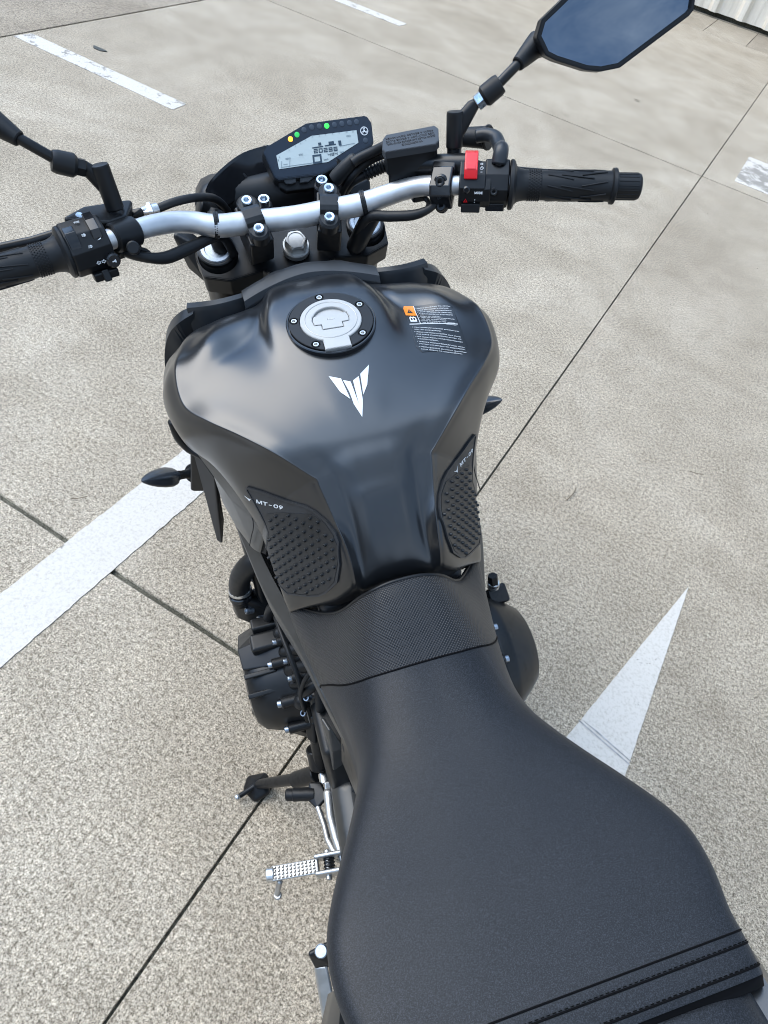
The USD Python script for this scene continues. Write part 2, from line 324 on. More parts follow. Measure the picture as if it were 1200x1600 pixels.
def concrete(name, base, dark, light, worn=0.5):
    """Weathered exposed-aggregate concrete: salt-and-pepper grit, soft stains, pale worn patches."""
    LOOK[name] = usdkit.material(stage, '/World/Looks/' + name, {
        'g': ('geometry', {}), 'oi': ('object_info', {}),
        'big': ('noise_texture', {'scale': 1.5, 'detail': 7, 'roughness': 0.66, 'distortion': 0.6}),
        'mid': ('noise_texture', {'scale': 7.0, 'detail': 7, 'roughness': 0.68}),
        'grit': ('noise_texture', {'scale': 265, 'detail': 3, 'roughness': 0.75}),
        'peb': ('voronoi_texture', {'scale': 230, 'feature': 'f1'}),
        'coarse': ('noise_texture', {'scale': 105, 'detail': 3, 'roughness': 0.7}),
        'r7': ('rgb_ramp', {'ramp': [(0.36, (0.58, 0.565, 0.54)), (0.5, (1.0, 1.0, 1.0)), (0.64, (1.30, 1.29, 1.27))]}),
        'f': ('mix_color', {'blend_type': 'multiply', 'fac': 1.0}),
        'spots': ('voronoi_texture', {'scale': 2.1, 'feature': 'f1'}), 'wob': ('noise_texture', {'scale': 24, 'detail': 3}),
        'sp': ('math', {'math_type': 'multiply_add', 'value2': 0.09}), 'r8': ('rgb_ramp', {'ramp': [(0.075, (0.60, 0.585, 0.56)), (0.115, (1.0, 1.0, 1.0))]}),
        'h': ('mix_color', {'blend_type': 'multiply', 'fac': 0.40}),
        'pit': ('noise_texture', {'scale': 420, 'detail': 2, 'roughness': 0.6}),
        'r1': ('rgb_ramp', {'ramp': [(0.28, dark), (0.50, base), (0.72, light)]}),
        'r2': ('rgb_ramp', {'ramp': [(0.30, (0.88, 0.87, 0.855)), (0.5, (1.0, 1.0, 1.0)), (0.70, (1.09, 1.085, 1.075))]}),
        'r3': ('rgb_ramp', {'ramp': [(0.33, (0.20, 0.185, 0.165)), (0.44, (0.72, 0.70, 0.665)), (0.54, (1.10, 1.09, 1.075)), (0.68, (1.58, 1.56, 1.52))]}),
        'r4': ('rgb_ramp', {'ramp': [(0.0, (0.86, 0.83, 0.80)), (0.5, (1.0, 1.0, 1.0)), (1.0, (1.13, 1.12, 1.11))]}),
        'r5': ('rgb_ramp', {'ramp': [(0.30, (0.42, 0.40, 0.38)), (0.40, (1.0, 1.0, 1.0))]}),
        'r6': ('rgb_ramp', {'ramp': [(0, (0.93, 0.92, 0.91)), (1, (1.05, 1.05, 1.05))]}),
        'a': ('mix_color', {'blend_type': 'multiply', 'fac': 1.0, 'use_clamp': False}), 'b': ('mix_color', {'blend_type': 'multiply', 'fac': 1.0}),
        'c': ('mix_color', {'blend_type': 'multiply', 'fac': 0.8}), 'd': ('mix_color', {'blend_type': 'multiply', 'fac': 0.75}), 'e': ('mix_color', {'blend_type': 'multiply', 'fac': 1.0}),
        'bm': ('bump', {'strength': 0.5, 'distance': 0.0025}),
        'p': ('principled_bsdf', {'roughness': 0.86, 'specular_ior_level': 0.3})},
        [('g.position', k + '.vector') for k in ('big', 'mid', 'grit', 'peb', 'pit', 'coarse', 'spots', 'wob')] +
        [('big.fac', 'r1.fac'), ('mid.fac', 'r2.fac'), ('grit.fac', 'r3.fac'), ('peb.color', 'r4.fac'), ('pit.fac', 'r5.fac'), ('oi.random', 'r6.fac'),
         ('r1.color', 'a.a'), ('r2.color', 'a.b'), ('a.result', 'b.a'), ('r3.color', 'b.b'), ('b.result', 'c.a'), ('r4.color', 'c.b'), ('c.result', 'd.a'), ('r5.color', 'd.b'),
         ('d.result', 'e.a'), ('r6.color', 'e.b'), ('coarse.fac', 'r7.fac'), ('e.result', 'f.a'), ('r7.color', 'f.b'), ('wob.fac', 'sp.value1'), ('spots.distance', 'sp.value3'), ('sp.value', 'r8.fac'), ('f.result', 'h.a'), ('r8.color', 'h.b'), ('h.result', 'p.base_color'), ('grit.fac', 'bm.height'), ('bm.normal', 'p.normal')], surface='p.BSDF')
concrete('concrete', (0.366, 0.316, 0.247), (0.298, 0.253, 0.193), (0.445, 0.391, 0.315))
concrete('concrete_dark', (0.310, 0.264, 0.205), (0.23, 0.19, 0.145), (0.385, 0.335, 0.268))
concrete('concrete_joint', (0.085, 0.082, 0.062), (0.045, 0.044, 0.034), (0.13, 0.125, 0.10))

def paint_look(name, wear, scale):
    LOOK[name] = usdkit.material(stage, '/World/Looks/' + name, {
        'g': ('geometry', {}),
        'n': ('noise_texture', {'scale': scale, 'detail': 8, 'roughness': 0.66, 'distortion': 0.3}),
        'f': ('noise_texture', {'scale': 140, 'detail': 5, 'roughness': 0.72}),
        'mul': ('math', {'math_type': 'multiply_add', 'value2': 0.32}),
        'r': ('rgb_ramp', {'ramp': [(wear - 0.012, (0.26, 0.235, 0.205)), (wear + 0.012, (0.55, 0.505, 0.445))]}),
        't': ('rgb_ramp', {'ramp': [(0.30, (0.76, 0.74, 0.70)), (0.52, (1, 1, 1))]}),
        'm': ('mix_color', {'blend_type': 'multiply', 'fac': 1.0}),
        'bm': ('bump', {'strength': 0.35, 'distance': 0.002}),
        'p': ('principled_bsdf', {'roughness': 0.62, 'specular_ior_level': 0.35})},
        [('g.position', 'n.vector'), ('g.position', 'f.vector'), ('f.fac', 'mul.value1'), ('n.fac', 'mul.value3'), ('mul.value', 'r.fac'), ('f.fac', 't.fac'),
         ('r.color', 'm.a'), ('t.color', 'm.b'), ('m.result', 'p.base_color'), ('f.fac', 'bm.height'), ('bm.normal', 'p.normal')], surface='p.BSDF')
paint_look('road_paint', 0.575, 14)
paint_look('road_paint_fresh', 0.485, 16)
paint_look('road_paint_worn', 0.66, 7)
LOOK['wall_metal'] = usdkit.material(stage, '/World/Looks/wall_metal', {
    'g': ('geometry', {}), 'map': ('mapping', {'scale': (6, 6, 0.8)}),
    'n': ('noise_texture', {'scale': 2, 'detail': 7, 'roughness': 0.65}),
    'r': ('rgb_ramp', {'ramp': [(0.3, (0.62, 0.54, 0.42)), (0.55, (0.78, 0.69, 0.56)), (0.75, (0.82, 0.74, 0.62))]}),
    'p': ('principled_bsdf', {'roughness': 0.5})}, [('g.position', 'map.vector'), ('map.vector', 'n.vector'), ('n.fac', 'r.fac'), ('r.color', 'p.base_color')], surface='p.BSDF')
look('oil_stain', (0.035, 0.034, 0.024), 0.6, tone=0.5, tscale=40, bump=0.4, bscale=90, bdist=0.002)
look('dead_leaf', (0.055, 0.040, 0.022), 0.7, tone=0.3, tscale=60)
look('dry_twig', (0.10, 0.07, 0.04), 0.8, tone=0.3)
look('tyre_scuff', (0.33, 0.32, 0.31), 0.7, tone=0.45, tscale=60)
look('lid_grey', (0.022, 0.0235, 0.0255), 0.42, rvar=0.04)

# ------------------------------------------------------------------ scene objects
TAKEN = {}
def name_at(parent, name):
    k = TAKEN.get((parent, name), 0); TAKEN[(parent, name)] = k + 1
    return f'{parent}/{name}' if k == 0 else f'{parent}/{name}_{k:03d}'
def tag(prim, label=None, cat=None, group=None, kind=None):
    for k, v in (('label', label), ('category', cat), ('group', group), ('kind', kind)):
        if v: prim.SetCustomDataByKey(k, v)
    return prim
def put(name, mb, mat, parent='/World', smooth=35, uv=None, **t):
    m = mb if not isinstance(mb, MB) else mb.tri()
    if uv is None: m.remove_unreferenced_vertices()
    p = name_at(parent, name); usdkit.mesh(stage, p, m, LOOK[mat], smooth=smooth, uv=uv); tag(stage.GetPrimAtPath(p), **t); return p
def thing(name, parent='/World', **t):
    p = name_at(parent, name); UsdGeom.Xform.Define(stage, p); tag(stage.GetPrimAtPath(p), **t); return p

# ---- ground: one sheet to the horizon, concrete slabs laid on it with open joints
rng = np.random.default_rng(7)
g = thing('ground', kind='structure', label='pale weathered concrete parking ground laid in large slabs')
put('joint_bed', MB().add([[-90, -90, -.008], [90, -90, -.008], [90, 90, -.008], [-90, 90, -.008]], [[0, 1, 2, 3]]), 'concrete_joint', g, smooth=False)
def slab(x0, x1, y0, y1, mat='concrete', gap=0.0020, lift=0.0):
    """A slab whose arrises are worn back a few millimetres, unevenly."""
    nx, ny = max(2, int((x1 - x0) / .12)), max(2, int((y1 - y0) / .12)); nx, ny = min(nx, 60), min(ny, 60)
    e = [(x, y0) for x in np.linspace(x0, x1, nx)[:-1]] + [(x1, y) for y in np.linspace(y0, y1, ny)[:-1]] + [(x, y1) for x in np.linspace(x1, x0, nx)[:-1]] + [(x0, y) for y in np.linspace(y1, y0, ny)[:-1]]
    e = np.array(e); c = np.array([(x0 + x1) / 2, (y0 + y1) / 2]); k = np.sign(c - e) * (np.abs(np.abs(e - c) - np.array([(x1 - x0) / 2, (y1 - y0) / 2])) < 1e-6)
    j = gap + rng.random(len(e))[:, None] * 0.0014; n = len(e); k = k * [1.0, 2.3]
    a = np.c_[e + k * j, np.full(n, -.02)]; b = np.c_[e + k * j, np.full(n, -.0022 + lift)]; t = np.c_[e + k * (j + .0009), np.full(n, lift)]
    V = np.vstack([a, b, t, [[*c, lift]]]); F = []
    for i in range(n):
        q = (i + 1) % n; F += [[i, q, n + q, n + i], [n + i, n + q, 2 * n + q, 2 * n + i], [2 * n + i, 2 * n + q, 3 * n, 3 * n]]
    F = np.array(F); T = np.vstack([F[:, [0, 1, 2]], F[:, [0, 2, 3]]]); T = T[T[:, 2] != T[:, 1]]; T = T[(T[:, 0] != T[:, 2])]
    put('slab', MB().add(V, T), mat, g, smooth=False)
XS = [-10.43, -7.03, -3.625, -0.213, 3.19, 6.6, 10.0]
YS = [-12.0, -7.7, -3.53, 0.637, 4.805, 8.80]
for i in range(len(XS) - 1):
    for j in range(len(YS) - 1):
        slab(XS[i], XS[i + 1], YS[j], YS[j + 1], 'concrete_dark' if i == 1 and j in (3, 4) else 'concrete', lift=0.004 if i == 1 and j in (3, 4) else 0.0)
for i in range(-22, 22):
    slab(-1.05 + .45 * i, -1.05 + .45 * (i + 1), 8.80, 9.62, 'concrete_dark' if i % 3 == 1 else 'concrete', gap=0.002)

for x0, x1, y0, y1 in ((-90, -10.437, -90, 90), (10.007, 90, -90, 90), (-10.437, 10.007, -90, -12.007), (-10.437, 10.007, 9.63, 90)):
    put('outer_paving', MB().add([[x0, y0, 0], [x1, y0, 0], [x1, y1, 0], [x0, y1, 0]], [[0, 1, 2, 3]]), 'concrete', g, smooth=False)
# ---- painted markings, 4 mm sheets with ragged ends
def marking(name, poly, mat, label, z=0.0024, rag=0.004, **t):
    P = sg.Polygon(poly); L = P.exterior.length; pts = [np.array(P.exterior.interpolate(s).coords[0]) for s in np.arange(0, L, .012)]
    pts = [p + rng.normal(0, rag * .22, 2) for p in pts]
    k = m3.CrossSection([np.array(pts)], m3.FillRule.NonZero).extrude(z - .0002).translate((0, 0, .0002)).to_mesh()
    return put(name, MB().add(k.vert_properties[:, :3], k.tri_verts), mat, smooth=False, label=label, cat='road marking', kind=None, **t)
marking('painted_bay_line', [(-3.61, 2.803), (-2.548, 2.803), (-2.556, 2.912), (-3.60, 2.912)], 'road_paint', 'chipped white bay line ending at the slab edge, top left corner of the photo')
marking('painted_bay_line', [(-3.61, 5.35), (-2.67, 5.35), (-2.67, 5.46), (-3.61, 5.47)], 'road_paint', 'short far white bay line behind the dash, near the top edge')
marking('painted_bay_line', [(-.03, 4.94), (.95, 4.945), (.95, 5.50), (-.03, 5.50)], 'road_paint_worn', 'badly worn white paint block beyond the right grip at the slab corner')
marking('painted_stripe', [(-.975, -.9), (-.831, -.9), (-.826, 1.30), (-.968, 1.30)], 'road_paint_fresh', 'wide clean white stripe passing under the left turn signal')
marking('painted_wedge', [(.437, 1.545), (.300, .975), (.215, .62), (.425, .62), (.431, .93)], 'road_paint_fresh', 'white pointed paint wedge beside the right side of the seat', rag=0.002)
put('tyre_mark', MB().add([[.292, .957, .0036], [.432, .925, .0036], [.432, .9285, .0036], [.293, .9605, .0036], [.297, .965, .0036], [.432, .9345, .0036], [.432, .937, .0036], [.340, .960, .0036]], [[0, 1, 2, 3], [4, 5, 6, 7]]), 'tyre_scuff', smooth=False, label='faint double tyre scuff across the white paint wedge', cat='scuff')
put('oil_patch', MB().mesh(m3.CrossSection([np.array([(-3.315 + .04 * math.cos(a) * (1 + .3 * math.sin(3 * a)) + .03, 3.065 + .022 * math.sin(a) * (1 + .3 * math.cos(2 * a))) for a in np.linspace(0, W, 30)[:-1]])], m3.FillRule.NonZero).extrude(.003).translate((0, 0, .0015))), 'oil_stain', smooth=False, label='small dark oil blob beside the chipped bay line', cat='stain')
def leaf(name, x, y, L, ang, mat, label, cat):
    s = np.linspace(0, 1, 9); w = .32 * L * np.sin(np.pi * s ** .8) ; zz = .004 + .25 * L * (s - .5) ** 2 + .002
    c, sn = math.cos(ang), math.sin(ang); V = []
    for i in range(9):
        for k in (-1, 0, 1): px, py = (s[i] - .5) * L, k * w[i] / 2; V.append((x + px * c - py * sn, y + px * sn + py * c, zz[i] + abs(k) * .12 * w[i]))
    put(name, MB().add(V, grid_faces(9, 3)), mat, label=label, cat=cat)
leaf('fallen_leaf', -.909, 5.758, .055, .3, 'dead_leaf', 'small dark dead leaf on the concrete below the mirror', 'leaf')
tw = MB(); tube(tw, [(.02, 1.62, .003), (.03, 1.66, .006), (.028, 1.70, .003)], .0012, seg=6); put('dry_twig', tw, 'dry_twig', label='short thin dry twig on the concrete right of the tank', cat='twig')

m = MB()
for k in range(260):
    x, y = rng.uniform(-3.4, 1.6), rng.uniform(-.4, 6.0); r = rng.uniform(.0009, .0026); ic = trimesh.creation.icosphere(subdivisions=0, radius=r); m.add(ic.vertices * [1, rng.uniform(.6, 1), .6] + [x, y, r * .45], ic.faces)
put('loose_grit', m, 'dry_twig', smooth=False, kind='stuff', label='loose grit scattered over the concrete', cat='grit')
for x, y, a, L, lb in ((.35, 2.05, .4, .05, 'thin dry twig on the concrete beyond the clutch side'), (-.02, 2.45, 1.2, .035, 'tiny dry stalk on the concrete near the long joint'), (-1.05, .75, .9, .04, 'fine dry stalk lying on the wide white stripe')):
    c, s_ = math.cos(a) * L / 2, math.sin(a) * L / 2; m = MB(); tube(m, [(x - c, y - s_, .0045), (x + s_ * .2, y - c * .2, .0065), (x + c, y + s_, .004)], .0009, seg=6); put('dry_twig', m, 'dry_twig', label=lb, cat='twig')
# ---- corrugated metal wall
wl = thing('metal_wall', label='cream corrugated metal wall with dark gap along its foot', cat='wall')
prof = []; px = 0.0; pitch = 0.30
for x in np.arange(-7.5, 9.0, pitch):
    prof += [(x, 0), (x + .035, .042), (x + .085, .042), (x + .12, 0), (x + .19, 0.006), (x + .21, 0.006), (x + .23, 0)]
prof = np.array(prof); n = len(prof)
for k in range(0, n - 7, 28):                                # separate sheets, each lapping the next
    q = prof[k:min(k + 29, n)]; m = len(q)
    off = 0.0025 * ((k // 28) % 2)
    V = np.vstack([np.c_[q[:, 0], 9.66 - q[:, 1] - off, np.full(m, .045)], np.c_[q[:, 0], 9.66 - q[:, 1] - off, np.full(m, 4.2)]])
    F = [[i, i + 1, m + i + 1, m + i] for i in range(m - 1)]
    put('wall_sheet', MB().add(V, F), 'wall_metal', wl, smooth=False)
put('wall_footing', rbox(MB(), (.75, 9.76, .02), np.eye(3), (16.5, .12, .2), .005), 'concrete_joint', wl)
b_ = MB(); rbox(b_, (.75, 9.76, 2.2), np.eye(3), (16.5, .06, 4.0), .005); put('wall_backing', b_, 'black_metal', wl)

# ---- neighbouring sheds that close the yard; the paint of the tank mirrors their dark fronts
look('shed_cladding', (0.06, 0.062, 0.06), 0.6, tone=0.2, tscale=2)
look('shed_roof', (0.09, 0.09, 0.088), 0.6, tone=0.2, tscale=2)
def shed(label, cx, cy, lx, ly, hgt):
    s_ = thing('storage_shed', label=label, cat='shed'); m = MB(); rbox(m, (cx, cy, hgt / 2), np.eye(3), (lx, ly, hgt), .05); put('wall', m, 'shed_cladding', s_)
    m = MB(); rbox(m, (cx, cy, hgt + .12), np.eye(3), (lx + .6, ly + .6, .22), .05); put('roof', m, 'shed_roof', s_)
    along = lx > ly; n = int(max(lx, ly) / 2.4)
    for i in range(n):
        m = MB(); k = (i + .5) / n - .5
        if along: rbox(m, (cx + k * lx, cy - math.copysign(ly / 2 + .02, cy), 1.9), np.eye(3), (1.9, .06, 3.2), .02)
        else: rbox(m, (cx - math.copysign(lx / 2 + .02, cx), cy + k * ly, 1.9), np.eye(3), (.06, 1.9, 3.2), .02)
        put('door', m, 'joint_dark', s_)
look('joint_dark', (0.03, 0.032, 0.033), 0.5)
shed('long dark storage shed closing the left side of the yard', -24, 2, 6, 40, 4.6)
shed('dark storage shed closing the yard behind the camera', 2, -20, 44, 6, 4.6)

# =================================================================== the motorcycle, built upright in its own frame
# x right, y forward from the rear axle, z up from the ground under the tyres; leaned over onto its side stand
BIKE = thing('motorcycle', label='matte black naked motorcycle leaning on its side stand', cat='motorcycle')
bx = UsdGeom.Xformable(stage.GetPrimAtPath(BIKE))
bx.AddTranslateOp().Set(Gf.Vec3d(0.45227, 0.16216, 0)); bx.AddRotateZOp().Set(46.8063); bx.AddRotateYOp().Set(-12.3147)
def part(name, mb, mat, parent=None, smooth=35, **t): return put(name, mb, mat, parent or BIKE, smooth, **t)
def group(name, parent=None, **t): return thing(name, parent or BIKE, **t)
V3 = lambda *p: np.array(p, float)
I3 = np.eye(3)
def mir(p, s): return np.asarray(p, float) * np.array([s, 1, 1])

# fuel tank: half rows from the front edge back to the seat; columns from the centre line out and down the side
def creased(rows):
    """Adds tight columns either side of the tank's edge line so that it stays crisp."""
    out = []
    for i, r in enumerate(rows):
        r = np.array(r, float); k = min(1.0, max(0.0, (i - 2) / 2)); a = r[6] + (r[5] - r[6]) * (.5 - .30 * k); b = r[6] + (r[7] - r[6]) * (.5 - .22 * k)
        out.append(np.vstack([r[:6], a, r[6:7], b, r[7:]]))
    for i, q in ((10, .22), (9, .80)):
        w = np.clip((np.arange(len(out[0])) - 2) / 3.0, 0, 1)[:, None]; out.insert(i, out[i - 1] + (out[i] - out[i - 1]) * (.5 + (q - .5) * w))      # a tight pair of rows at the knee corner
    return out
TANK = Net(creased([
 [(0,.988,.982),(.03,.988,.981),(.055,.985,.978),(.072,.978,.970),(.095,.974,.953),(.125,.972,.942),(.150,.970,.930),(.166,.968,.915),(.176,.975,.90),(.181,.98,.875),(.18,.985,.85),(.15,.985,.84)],
 [(0,.950,1.001),(.03,.950,1.001),(.054,.948,.997),(.066,.944,.985),(.088,.942,.983),(.115,.944,.977),(.146,.948,.965),(.168,.948,.946),(.186,.955,.925),(.194,.965,.895),(.194,.975,.868),(.16,.975,.855)],
 [(0,.910,1.012),(.032,.910,1.012),(.060,.910,1.008),(.073,.908,.995),(.090,.903,.998),(.122,.912,.994),(.160,.920,.979),(.180,.922,.959),(.196,.930,.938),(.203,.938,.915),(.200,.945,.893),(.165,.95,.855)],
 [(0,.875,1.0135),(.034,.875,1.0130),(.064,.875,1.0095),(.079,.872,.998),(.106,.862,.9945),(.136,.873,1.002),(.172,.888,.986),(.190,.888,.964),(.202,.890,.942),(.207,.895,.920),(.203,.902,.898),(.165,.91,.855)],
 [(0,.838,1.012),(.034,.838,1.011),(.062,.838,1.007),(.082,.836,.9985),(.122,.836,.9965),(.153,.833,.9935),(.180,.848,.9915),(.196,.849,.972),(.204,.849,.947),(.205,.852,.926),(.200,.858,.905),(.16,.866,.86)],
 [(0,.800,1.005),(.030,.800,1.004),(.056,.800,1.0015),(.084,.800,.9975),(.122,.801,.993),(.156,.802,.9865),(.179,.803,.979),(.189,.803,.962),(.193,.802,.943),(.192,.805,.923),(.186,.810,.903),(.15,.815,.865)],
 [(0,.767,.9985),(.025,.767,.998),(.047,.767,.9965),(.075,.767,.994),(.106,.767,.991),(.136,.767,.988),(.156,.766,.983),(.163,.766,.968),(.168,.769,.945),(.169,.773,.920),(.164,.780,.898),(.13,.786,.86)],
 [(0,.737,.991),(.020,.737,.991),(.038,.737,.990),(.061,.737,.989),(.086,.737,.988),(.111,.737,.987),(.129,.737,.983),(.137,.739,.967),(.147,.744,.937),(.152,.749,.905),(.150,.757,.879),(.12,.761,.85)],
 [(0,.707,.981),(.015,.707,.981),(.029,.707,.981),(.047,.707,.981),(.066,.707,.981),(.084,.706,.981),(.099,.705,.9795),(.108,.709,.963),(.126,.720,.925),(.139,.727,.882),(.138,.737,.850),(.11,.737,.835)],
 [(0,.679,.9675),(.012,.679,.9673),(.023,.678,.9665),(.033,.676,.9635),(.042,.675,.9590),(.052,.674,.9580),(.062,.674,.9580),(.074,.679,.947),(.100,.690,.915),(.124,.700,.870),(.131,.710,.832),(.10,.71,.82)],
 [(0,.645,.9435),(.010,.645,.9432),(.020,.644,.9415),(.029,.643,.9365),(.037,.642,.9305),(.046,.642,.9310),(.0545,.641,.9325),(.064,.645,.922),(.086,.655,.895),(.114,.670,.850),(.128,.680,.806),(.10,.68,.795)],
 [(0,.615,.911),(.010,.615,.9107),(.020,.614,.9085),(.029,.6125,.9025),(.037,.611,.8960),(.043,.611,.9035),(.0485,.610,.9135),(.057,.612,.905),(.074,.620,.876),(.104,.640,.830),(.126,.655,.785),(.095,.655,.775)],
 [(0,.592,.872),(.009,.592,.871),(.018,.592,.870),(.030,.591,.867),(.039,.591,.866),(.043,.591,.872),(.047,.590,.877),(.055,.592,.869),(.071,.600,.845),(.099,.622,.806),(.123,.642,.768),(.09,.642,.76)],
 [(0,.600,.835),(.009,.600,.835),(.018,.600,.834),(.030,.600,.832),(.039,.600,.830),(.043,.600,.83),(.047,.600,.83),(.055,.602,.825),(.071,.610,.81),(.099,.632,.785),(.120,.652,.755),(.09,.65,.75)],
]), k=8, soft=0.13)

tank = part('fuel_tank', TANK.mesh(), 'satin_black_paint', smooth=True)
TOP = Drape(TANK, (1, 9.2), (-7, 7), (0, 0, 0), I3, n=130)

# silver emblem: three blades of a V
E_ = {'left': [(-0.0211, 0.7754, 0.9998),(-0.0093, 0.7691, 0.9989),(-0.0064, 0.7426, 0.9926),(-0.0143, 0.7530, 0.9952)],
      'mid': [(-0.0077, 0.7667, 0.9984),(-0.0004, 0.7628, 0.9975),(0.0008, 0.7335, 0.9899),(0.0025, 0.7636, 0.9977),(0.0099, 0.7675, 0.9985),(0.0062, 0.7389, 0.9915),(0.0048, 0.7335, 0.9899),(0.0002, 0.7199, 0.9856),(-0.0043, 0.7358, 0.9906),(-0.0049, 0.7508, 0.9947)],
      'right': [(0.0123, 0.7699, 0.9990),(0.0247, 0.7795, 1.0005),(0.0158, 0.7552, 0.9957),(0.0084, 0.7441, 0.9930)]}
em = MB()
for k in E_: TOP.sheet(em, sg.Polygon(np.array(E_[k])[:, :2]).buffer(0), 0.0001, 0.0008, .006)
part('emblem', em, 'silver_print', tank, smooth=False)

# warning label on the right of the tank
q00, q10, q01, q11 = [np.array(p)[:2] for p in ((0.0920, 0.8737, 0.9953), (0.1470, 0.8555, 0.9986), (0.0835, 0.7879, 0.9963), (0.1436, 0.7849, 0.9877))]
LU, LV = q10 - q00, q01 - q00; lw, lh = np.linalg.norm(LU), np.linalg.norm(LV); eu, ev = LU / lw, LV / lh
def lab(u, v): return q00 + u * LU + v * (LV + u * (q11 - q10 - LV))
def labpoly(pts): return sg.Polygon([lab(*p) for p in pts])
film = labpoly([(.03, .0), (.93, .0), (1, .07), (1, .93), (.94, 1), (.08, 1), (0, .9), (0, .05)])
m = MB(); TOP.sheet(m, film, 0.0001, 0.0005); wlabel = part('warning_label', m, 'label_film', tank, smooth=True)
m = MB(); TOP.sheet(m, labpoly([(.03, .0), (.22, .0), (.22, .23), (0, .23), (0, .05)]), 0.0005, 0.0007); part('orange_field', m, 'orange_print', tank, smooth=False)
m = MB(); TOP.sheet(m, labpoly([(.11, .06), (.17, .165), (.05, .165)]).difference(labpoly([(.105, .09), (.116, .09), (.116, .135), (.105, .135)])), 0.0007, 0.0009); part('warning_triangle', m, 'dark_print', tank, smooth=False)
m = MB()
TOP.sheet(m, labpoly([(.222, .0), (.232, .0), (.232, .435), (.222, .435)]), .0005, .0007); TOP.sheet(m, labpoly([(.01, .435), (.97, .435), (.97, .447), (.01, .447)]), .0005, .0007)
TOP.sheet(m, labpoly([(.05, .29), (.08, .26), (.11, .28), (.14, .26), (.18, .29), (.18, .385), (.05, .385)]).difference(labpoly([(.07, .295), (.105, .295), (.105, .355), (.07, .355)])).difference(labpoly([(.122, .295), (.16, .295), (.16, .355), (.122, .355)])), .0005, .0007)
lines1 = ['\u2022 Before you operate this vehicle,', '   read the owner\'s manual.', '\u2022 Lire le manuel du propri\u00e9taire', '   avant d\'utiliser ce v\u00e9hicule.', '\u2022 Leia o manual do propriet\u00e1rio', '   antes de operar.', '\u2022 Lesen Sie die Bedienungsanleitung', '   vor der ersten Fahrt.', '\u2022 Antes de conducir este veh\u00edculo,', '   lea el Manual del Propietario.']
lines2 = ['\u2022 Use PREMIUM unleaded gasoline with', '   min. 95 octane(RON).', '\u2022 Utiliser une essence SUPER sans plomb', '   d\'un indice d\'octane(RON) de min. 95.', '\u2022 Nur Super Benzin mit Mindestoktanzahl', '   95(ROZ) tanken.', '\u2022 Utilizzare benzina PREMIUM super senza', '   piombo con almeno 95 ottani(RON).', '\u2022 Utilice gasolina sin plomo que tenga', '   como minimo 95 octanos(RON).']
for rows, u0, v0, dv, u1 in ((lines1, .25, .035, .0395, .95), (lines2, .04, .485, .049, .97)):
    for i, s in enumerate(rows):
        t = letters(s.strip(), .00128, .00015); ind = .03 if s.startswith(' ') else 0
        k = (u1 - u0) * lw / 36 / .00105; w = t.bounds[1][0]; fit = min(1.75, (u1 - u0 - ind) * lw / w)
        TOP.aff(m, t, lab(u0 + ind, v0 + dv * i + .024), eu * fit, -ev * 1.0, .0005)
part('label_print', m, 'white_print', tank, smooth=False)

# filler cap
cap = group('filler_cap')
CO = np.array((0.0015, 0.8481, 1.0128)) * [0, 1, 1]; cn = unit(TANK.at(3.6, 0, .01) - TANK.at(3.6, 0, 0)) * [0, 1, 1]; cn = unit(cn + [0, -.02, 0]); CA = frame(cn); CO = CO - cn * .0015
R0 = .0485
m = MB(); lathe(m, [(R0 + .0022, -.004), (R0 + .0022, .0022), (R0 + .0012, .003), (R0, .003), (R0 - .0004, .0018), (R0 - .0004, -.004)], CO, cn, 64); part('seat_ring', m, 'gloss_black', cap)
CR = math.radians(-3.0)
def capxy(r, a): return (r * math.cos(a + CR), r * math.sin(a + CR))
disc = sg.Point(0, 0).buffer(.0345, 48).union(sg.Polygon([(-.0145, -.02), (.0145, -.02), (.0145, -.0462), (-.0145, -.0462)])); disc = affinity.rotate(disc, math.degrees(CR), origin=(0, 0))
ring = sg.Point(0, 0).buffer(R0 - .0012, 48).difference(disc.buffer(.0007))
ba = [math.radians(a) for a in (98, 27, -43, 169, 236)]
for a in ba: ring = ring.difference(sg.Point(*capxy(.0414, a)).buffer(.0050, 16))
m = MB(); prism(m, ring, CO, CA, -.003, .0046, .0008); part('cap_ring', m, 'black_plastic', cap, smooth=False)
m = MB(); prism(m, sg.Point(0, 0).buffer(R0 - .0013, 48), CO, CA, -.004, .0012); part('cap_recess', m, 'groove_dark', cap)
for a in ba:
    m = MB(); c = CO + np.array([*capxy(.0414, a), 0]) @ CA
    bolt(m, c + cn * .0016, cn, .0036, .0034); part('cap_bolt', m, 'bright_metal', cap)
flap = sg.Point(0, 0).buffer(.0205, 40)
hinge = sg.Polygon([(-.0195, -.006), (-.0115, -.0065), (-.0115, -.0145), (.0118, -.0145), (.0118, -.0065), (.0195, -.006), (.0205, .001), (.019, .0075), (-.019, .0075), (-.0205, .001)])
hinge = affinity.rotate(hinge.union(sg.Point(0, 0).buffer(.0198, 40).intersection(sg.box(-.03, .0, .03, .0085))), math.degrees(CR), origin=(0, 0)); flap = affinity.rotate(flap, math.degrees(CR), origin=(0, 0))
well = affinity.rotate(sg.Point(0, 0).buffer(.0203, 40).intersection(sg.box(-.03, -.0065, .03, .03)), math.degrees(CR), origin=(0, 0)).union(hinge.buffer(.0006))
m = MB(); prism(m, disc.difference(well), CO, CA, -.002, .0062, .0012)
part('cap_disc', m, 'cap_silver', cap, smooth=False)
m = MB(); prism(m, well.buffer(-.0001), CO, CA, -.002, .0034); part('cap_well', m, 'cap_silver', cap, smooth=False)
m = MB(); prism(m, hinge.buffer(-.0003), CO, CA, .0036, .0060, .0006); part('key_flap', m, 'cap_silver', cap, smooth=False)
